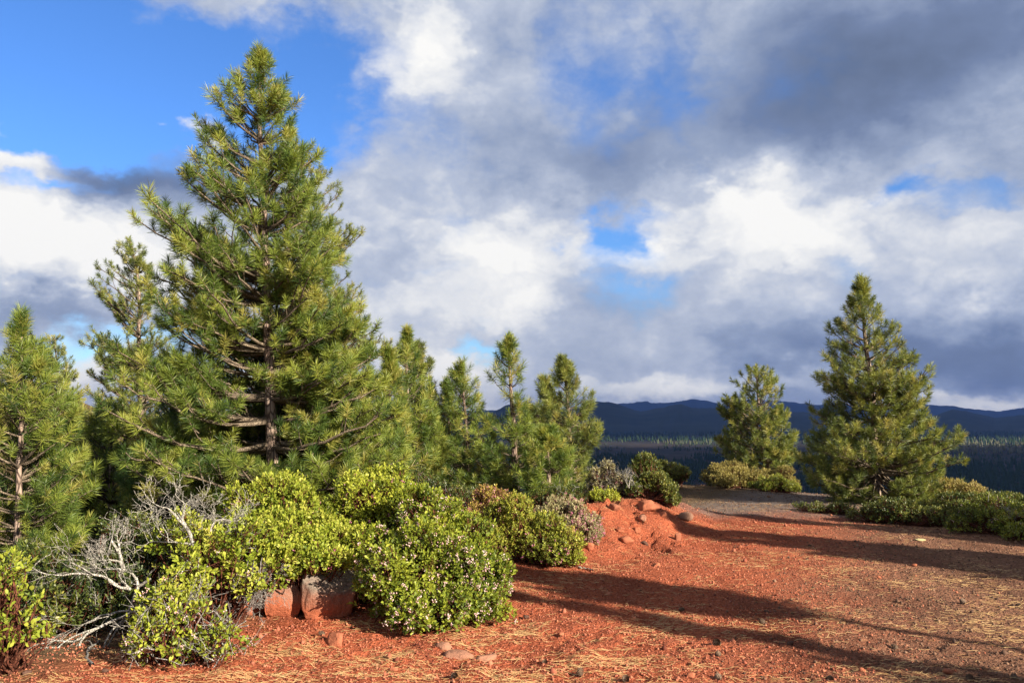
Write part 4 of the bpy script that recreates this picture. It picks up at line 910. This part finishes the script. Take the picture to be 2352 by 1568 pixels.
for i, (X, Y, w) in enumerate(CN):
    Y = min(Y, 1562); x, y = ongr(X, Y); rg = np.random.default_rng(700 + i)
    if proto is None: proto = cone_mesh().build('pine_cone', mc, None, False); o = proto
    else: o = proto.copy(); COL.objects.link(o)
    s = .48 + .22 * rg.random(); o.scale = (s, s, s); o.location = (x, y, gz1(x, y) + .018 * s); o.rotation_euler = (radians(90 + rg.normal() * 18), 0, rg.random() * 6.28)
    tag(o, 'open brown pine cone ' + w, 'pine cone', 'pine cones scattered on the path')

# ================================================================== LOOSE GROUND COVER (stuff)
def scatter(n, rmin, rmax, azl, azr, rg, pw=.5):
    u = rg.random(n); r = rmin * (rmax / rmin) ** u; a = np.radians(azl + (azr - azl) * rg.random(n)); return r * np.sin(a), r * np.cos(a), r
def build_gravel():
    rg = np.random.default_rng(55); x, y, r = scatter(85000, 4.2, 24, -42, 42, rg)
    oc = nrm(np.array([[1, 0, 0], [0, 1, 0], [-1, 0, 0], [0, -1, 0], [0, 0, .8], [0, 0, -.8]], float))
    n = len(x); s = (.0035 + .0060 * rg.random(n) ** 3) * (1 + .05 * r) * (1 + 1.2 * (rg.random(n) < .012))
    V = oc[None] * (.6 + .8 * rg.random((n, 6, 1))); a = rg.random(n) * 6.28; c, q = np.cos(a)[:, None], np.sin(a)[:, None]
    V = np.stack([V[..., 0] * c - V[..., 1] * q, V[..., 0] * q + V[..., 1] * c, V[..., 2]], -1) * s[:, None, None]
    P = np.stack([x, y, gz(x, y, True) + s * .25], -1); V = V + P[:, None]
    b = (np.arange(n) * 6)[:, None]; F = np.concatenate([b + np.array([f]) for f in ([0, 1, 4], [1, 2, 4], [2, 3, 4], [3, 0, 4], [1, 0, 5], [2, 1, 5], [3, 2, 5], [0, 3, 5])])
    t = x - y * .42; brown = sstep(t + 1.2 * fbm(x * .9, y * .9, seed=2), -1.7, .9); far = sstep(y, 12.6, 15)
    v = np.clip(.28 * rg.random(n) + .66 * (np.maximum(brown, far) > rg.random(n)), 0, 1)
    g = Geo(); g.add(V.reshape(-1, 3), F, np.repeat(v, 6))
    m, nt, bs, out = mat_base('cinder_gravel'); c_ = ramp(nt, nattr(nt), [(0, (.12, .035, .022)), (.1, (.32, .10, .06)), (.28, (.42, .16, .09)), (.5, (.2, .1, .07)), (.66, (.07, .045, .035)), (.85, (.17, .09, .055)), (.97, (.28, .17, .11))])
    nt.links.new(c_, bs.inputs['Base Color']); bs.inputs['Roughness'].default_value = .95; bs.inputs['Specular IOR Level'].default_value = .1
    o = g.build('cinder_gravel', m); tag(o, 'loose red and brown volcanic gravel strewn over the path', 'gravel', None, 'stuff')
build_gravel()
def build_litter():
    rg = np.random.default_rng(56); x, y, r = scatter(110000, 4.2, 17, -42, 44, rg)
    p = np.clip(.26 + 1.1 * fbm(x * 1.6, y * 2.6, seed=71, oct=4), 0.03, 1)
    front = np.exp(-((y - 5.9 - .12 * x) / .75) ** 2) * (1 - sstep(x, .2, 1.6)) * 1.15; p = p * (.40 + .30 * sstep(x - y * .3, -2.2, 1)) + front * np.clip(.5 + 1.6 * fbm(x * 2.0, y * 3.0, seed=72, oct=3), 0, 1)
    k = rg.random(len(x)) < p; x, y = x[k], y[k]; n = len(x)
    L = .03 + .06 * rg.random(n); a = rg.normal(0, .48, n) + pi * (rg.random(n) > .5); w = .0016
    ts = np.array([-.5, 0, .5]); cu = rg.normal(size=n) * .14
    P = []
    for t in ts:
        aa = a + cu * t * 2; px = x + np.cos(aa) * L * t; py = y + np.sin(aa) * L * t; P.append(np.stack([px, py, gz(px, py, True) + .004 + .012 * rg.random(n) ** 2], -1))
    P = np.stack(P, 1); sd_ = np.stack([-np.sin(a), np.cos(a), 0 * a], -1)[:, None] * w; upv = np.array([0, 0, w * .8])
    V = np.stack([P - sd_, P + upv, P + sd_], 2).reshape(n, 9, 3); b = (np.arange(n) * 9)[:, None]
    F = np.concatenate([b + np.array([f]) for f in ([0, 1, 4, 3], [1, 2, 5, 4], [3, 4, 7, 6], [4, 5, 8, 7])])
    g = Geo(); g.add(V.reshape(-1, 3), F, np.repeat(rg.random(n), 9))
    m, nt, bs, out = mat_base('dry_pine_needles'); nt.links.new(ramp(nt, nattr(nt), [(0, (.28, .13, .05)), (.4, (.50, .29, .11)), (1, (.68, .46, .21))]), bs.inputs['Base Color']); bs.inputs['Roughness'].default_value = .6
    o = g.build('pine_needle_litter', m); tag(o, 'dry straw-coloured pine needles scattered over the red ground', 'needle litter', None, 'stuff')
build_litter()

# ================================================================== FAR COUNTRY
def build_forest():
    rg = np.random.default_rng(91); T = []
    def zone(n, d0, d1, a0, a1, h, col, clump=0):
        d = np.sqrt(d0 ** 2 + (d1 ** 2 - d0 ** 2) * rg.random(n)); a = np.radians(a0 + (a1 - a0) * rg.random(n)); x = d * np.sin(a); y = d * np.cos(a)
        k = fbm(x * .006, y * .003, seed=int(d0), oct=3) > ((clump or .72) - 1)
        x, y = x[k], y[k]; T.append(np.stack([x, y, h * (.6 + .7 * rg.random(len(x))), np.full(len(x), col) + rg.normal(size=len(x)) * .06], -1))
    zone(9000, 700, 1750, -14, 42, 14, .15)
    zone(1500, 1750, 2300, -14, 42, 9, .3, .95)
    zone(2800, 2150, 3000, -14, 42, 9, .36, 1.0); zone(900, 2300, 2850, 0, 42, 16, .50, 1.2)
    zone(2500, 2200, 3600, 22, 42, 14, .7, .8)
    zone(9000, 2900, 5200, -14, 42, 20, .22)
    T = np.concatenate(T); x, y, h, v = T.T; n = len(x); z = gz(x, y)
    prof = [(0.10, .16), (.38, .19), (.40, .10), (.66, .13), (.68, .06), (1.0, .0)]
    m = 5; ang = np.arange(m) * 2 * pi / m; V = []
    for (f, r) in prof:
        rr = r * h[:, None] * (.75 + .5 * rg.random((n, m))); aa = ang[None] + rg.random((n, 1))
        V.append(np.stack([x[:, None] + rr * np.cos(aa), y[:, None] + rr * np.sin(aa), np.repeat((z + f * h)[:, None], m, 1)], -1))
    V = np.stack(V, 1).reshape(-1, 3); b = (np.arange(n) * m * 6)[:, None]; F = []
    for i in range(5):
        for j in range(m): F.append(b + np.array([[i * m + j, i * m + (j + 1) % m, (i + 1) * m + (j + 1) % m, (i + 1) * m + j]]))
    g = Geo(); g.add(V, np.concatenate(F), np.repeat(np.clip(v, 0, 1), m * 6))
    mm, nt, bs, out = mat_base('distant_forest'); nt.links.new(ramp(nt, nattr(nt), [(0, (.012, .026, .010)), (.3, (.022, .038, .016)), (.7, (.085, .085, .045)), (1, (.20, .18, .12))]), bs.inputs['Base Color']); bs.inputs['Roughness'].default_value = .9; bs.inputs['Specular IOR Level'].default_value = .1
    o = g.build('distant_forest', mm); tag(o, 'distant conifer forest covering the valley floor below the hill', 'forest', None, 'stuff')
build_forest()
def hills(name, pts, D0, D1, seed, jag=0.0):
    """ridge whose crest passes through pts (X, Y) at distance D0, falling to the plain on both sides"""
    nx = 500; X = np.linspace(pts[0][0], pts[-1][0], nx); Yv = np.interp(X, [p[0] for p in pts], [p[1] for p in pts]); ker = np.hanning(9); ker /= ker.sum(); Yv = np.convolve(np.pad(Yv, 4, mode='edge'), ker, 'valid')
    top = np.array([at(a, b, D0) for a, b in zip(X, Yv)]); top[:, 2] += jag * fbm(top[:, 0] * .01, top[:, 0] * 0, seed=seed, oct=4)
    ny = 60; V = []
    for j in range(ny):
        f = j / (ny - 1); s = (f - .5) * 2; y = D0 + s * D1; k = np.cos(s * pi / 2) ** 1.4
        xx = top[:, 0] * (y / D0); zz = -84 + (top[:, 2] + 84) * k + 55 * k * (1 - k) * fbm(xx * .0012, xx * 0 + y * .0012, seed=seed + 3, oct=5) * 2 * (1 if s < 0 else .3)
        V.append(np.stack([xx, np.full(nx, y), zz + 4 * fbm(xx * .02, xx * 0 + y * .02, seed=seed + 8, oct=2)], -1))
    V = np.array(V); idx = np.arange(ny * nx).reshape(ny, nx); F = np.stack([idx[:-1, :-1], idx[:-1, 1:], idx[1:, 1:], idx[1:, :-1]], -1).reshape(-1, 4)
    g = Geo(); g.add(V.reshape(-1, 3), F); o = g.build(name, MT['hill'], None, True); tag(o, kind='structure'); return o
mh, nt_, b_, _o = mat_base('forested_hill'); P_ = wpos(nt_)
c_ = ramp(nt_, tnoise(nt_, P_, .004, 8, .7), [(.3, (.010, .018, .010)), (.6, (.022, .032, .018)), (.8, (.05, .05, .03))])
nt_.links.new(c_, b_.inputs['Base Color']); b_.inputs['Roughness'].default_value = 1; b_.inputs['Specular IOR Level'].default_value = .05; MT['hill'] = mh
hills('hills', [(200, 975), (700, 960), (980, 948), (1060, 940), (1130, 948), (1180, 925), (1240, 945), (1320, 938), (1362, 922), (1395, 919), (1425, 930), (1460, 943), (1490, 945), (1530, 931), (1565, 928), (1600, 936), (1640, 938), (1680, 934), (1760, 942), (1850, 948), (1960, 953), (2060, 955), (2110, 966), (2145, 955), (2180, 940), (2215, 946), (2270, 957), (2352, 955), (2500, 956), (2800, 968)], 6000, 2200, 401, 14)
hills('far_hills', [(100, 965), (800, 950), (1300, 938), (1420, 928), (1470, 923), (1540, 925), (1580, 917), (1630, 921), (1665, 930), (1720, 917), (1800, 922), (1880, 930), (1930, 924), (1990, 935), (2060, 930), (2110, 926), (2200, 934), (2290, 945), (2352, 936), (2600, 955)], 12500, 1800, 402, 18)

# unseen cloud sheets added behind the viewer, shaped to shade the valley
mw, nt_, b_, _o = mat_base('added_cloud_white'); b_.inputs['Base Color'].default_value = (.85, .86, .88, 1); b_.inputs['Roughness'].default_value = 1; b_.inputs['Specular IOR Level'].default_value = 0
def added_shade_cloud(label, x0, x1, y0, y1, H=8000.0, seed=1):
    """covers the ground rectangle x0..x1, y0..y1 when the sun stands at SUN_EL"""
    k = H / tan(SUN_EL); ox, oy = -SH[0] * k, -SH[1] * k
    nx, ny = 160, 120; u = np.linspace(-1, 1, nx); w = np.linspace(-1, 1, ny); U, W = np.meshgrid(u, w)
    X = (x0 + x1) / 2 + ox + U * (x1 - x0) / 2; Y = (y0 + y1) / 2 + oy + W * (y1 - y0) / 2
    X = X + 60 * fbm(Y * .004, X * .004, seed=seed) ; Y = Y + 60 * fbm(X * .004, Y * .004, seed=seed + 4)
    e = np.clip(np.minimum((1 - np.abs(U)) * (x1 - x0) / 2, (1 - np.abs(W)) * (y1 - y0) / 2) / 500, 0, 1) ** .5
    n_ = fbm(X * .0009, Y * .0009, seed=seed, oct=5)
    top = H + e * (250 + 220 * n_); bot = H - e * (60 + 30 * n_) - .5
    V = np.concatenate([np.stack([X, Y, top], -1).reshape(-1, 3), np.stack([X, Y, bot], -1).reshape(-1, 3)])
    idx = np.arange(nx * ny).reshape(ny, nx); F = np.stack([idx[:-1, :-1], idx[:-1, 1:], idx[1:, 1:], idx[1:, :-1]], -1).reshape(-1, 4)
    ring = np.concatenate([idx[0, :-1], idx[:-1, -1], idx[-1, :0:-1], idx[:0:-1, 0]]); rn = np.roll(ring, -1)
    F2 = np.stack([ring, ring + nx * ny, rn + nx * ny, rn], -1)
    g = Geo(); g.add(V, np.concatenate([F, F[:, ::-1] + nx * ny, F2])); o = g.build('added_shade_cloud', mw, None, True); tag(o, label, 'cloud', None, 'stuff'); return o
added_shade_cloud('wide unseen cloud sheet added behind the viewer to shade the near part of the valley', -9000, 9000, 420, 2230, seed=3)
added_shade_cloud('wide unseen cloud sheet added behind the viewer to shade the far valley and the hills', -14000, 16000, 2950, 17000, seed=5)
added_shade_cloud('unseen cloud sheet added behind the viewer to shade the left of the lit strip of valley', -9000, 150, 2230, 2950, seed=7)

# ================================================================== HAZE
def build_haze():
    import bmesh
    z0, z1 = -86.0, 345.0; bm = bmesh.new(); bmesh.ops.create_cube(bm, size=1); me = bpy.data.meshes.new('haze')
    for v in bm.verts: v.co = (v.co.x * 26000, 7000 + v.co.y * 15200, z0 + (v.co.z + .5) * (z1 - z0))
    bm.to_mesh(me); bm.free(); o = bpy.data.objects.new('haze', me); COL.objects.link(o)
    m = bpy.data.materials.new('haze_air'); m.use_nodes = True; nt = m.node_tree; nt.nodes.remove(nt.nodes['Principled BSDF'])
    v = nt.nodes.new('ShaderNodeVolumePrincipled'); v.inputs['Color'].default_value = (.20, .38, 1.0, 1); v.inputs['Density'].default_value = HAZE; v.inputs['Anisotropy'].default_value = .2
    nt.links.new(v.outputs[0], nt.nodes['Material Output'].inputs['Volume']); me.materials.append(m); tag(o, 'thin blue air over the valley', 'haze', None, 'stuff')
HAZE = 4.2e-5
if HAZE > 0: build_haze()
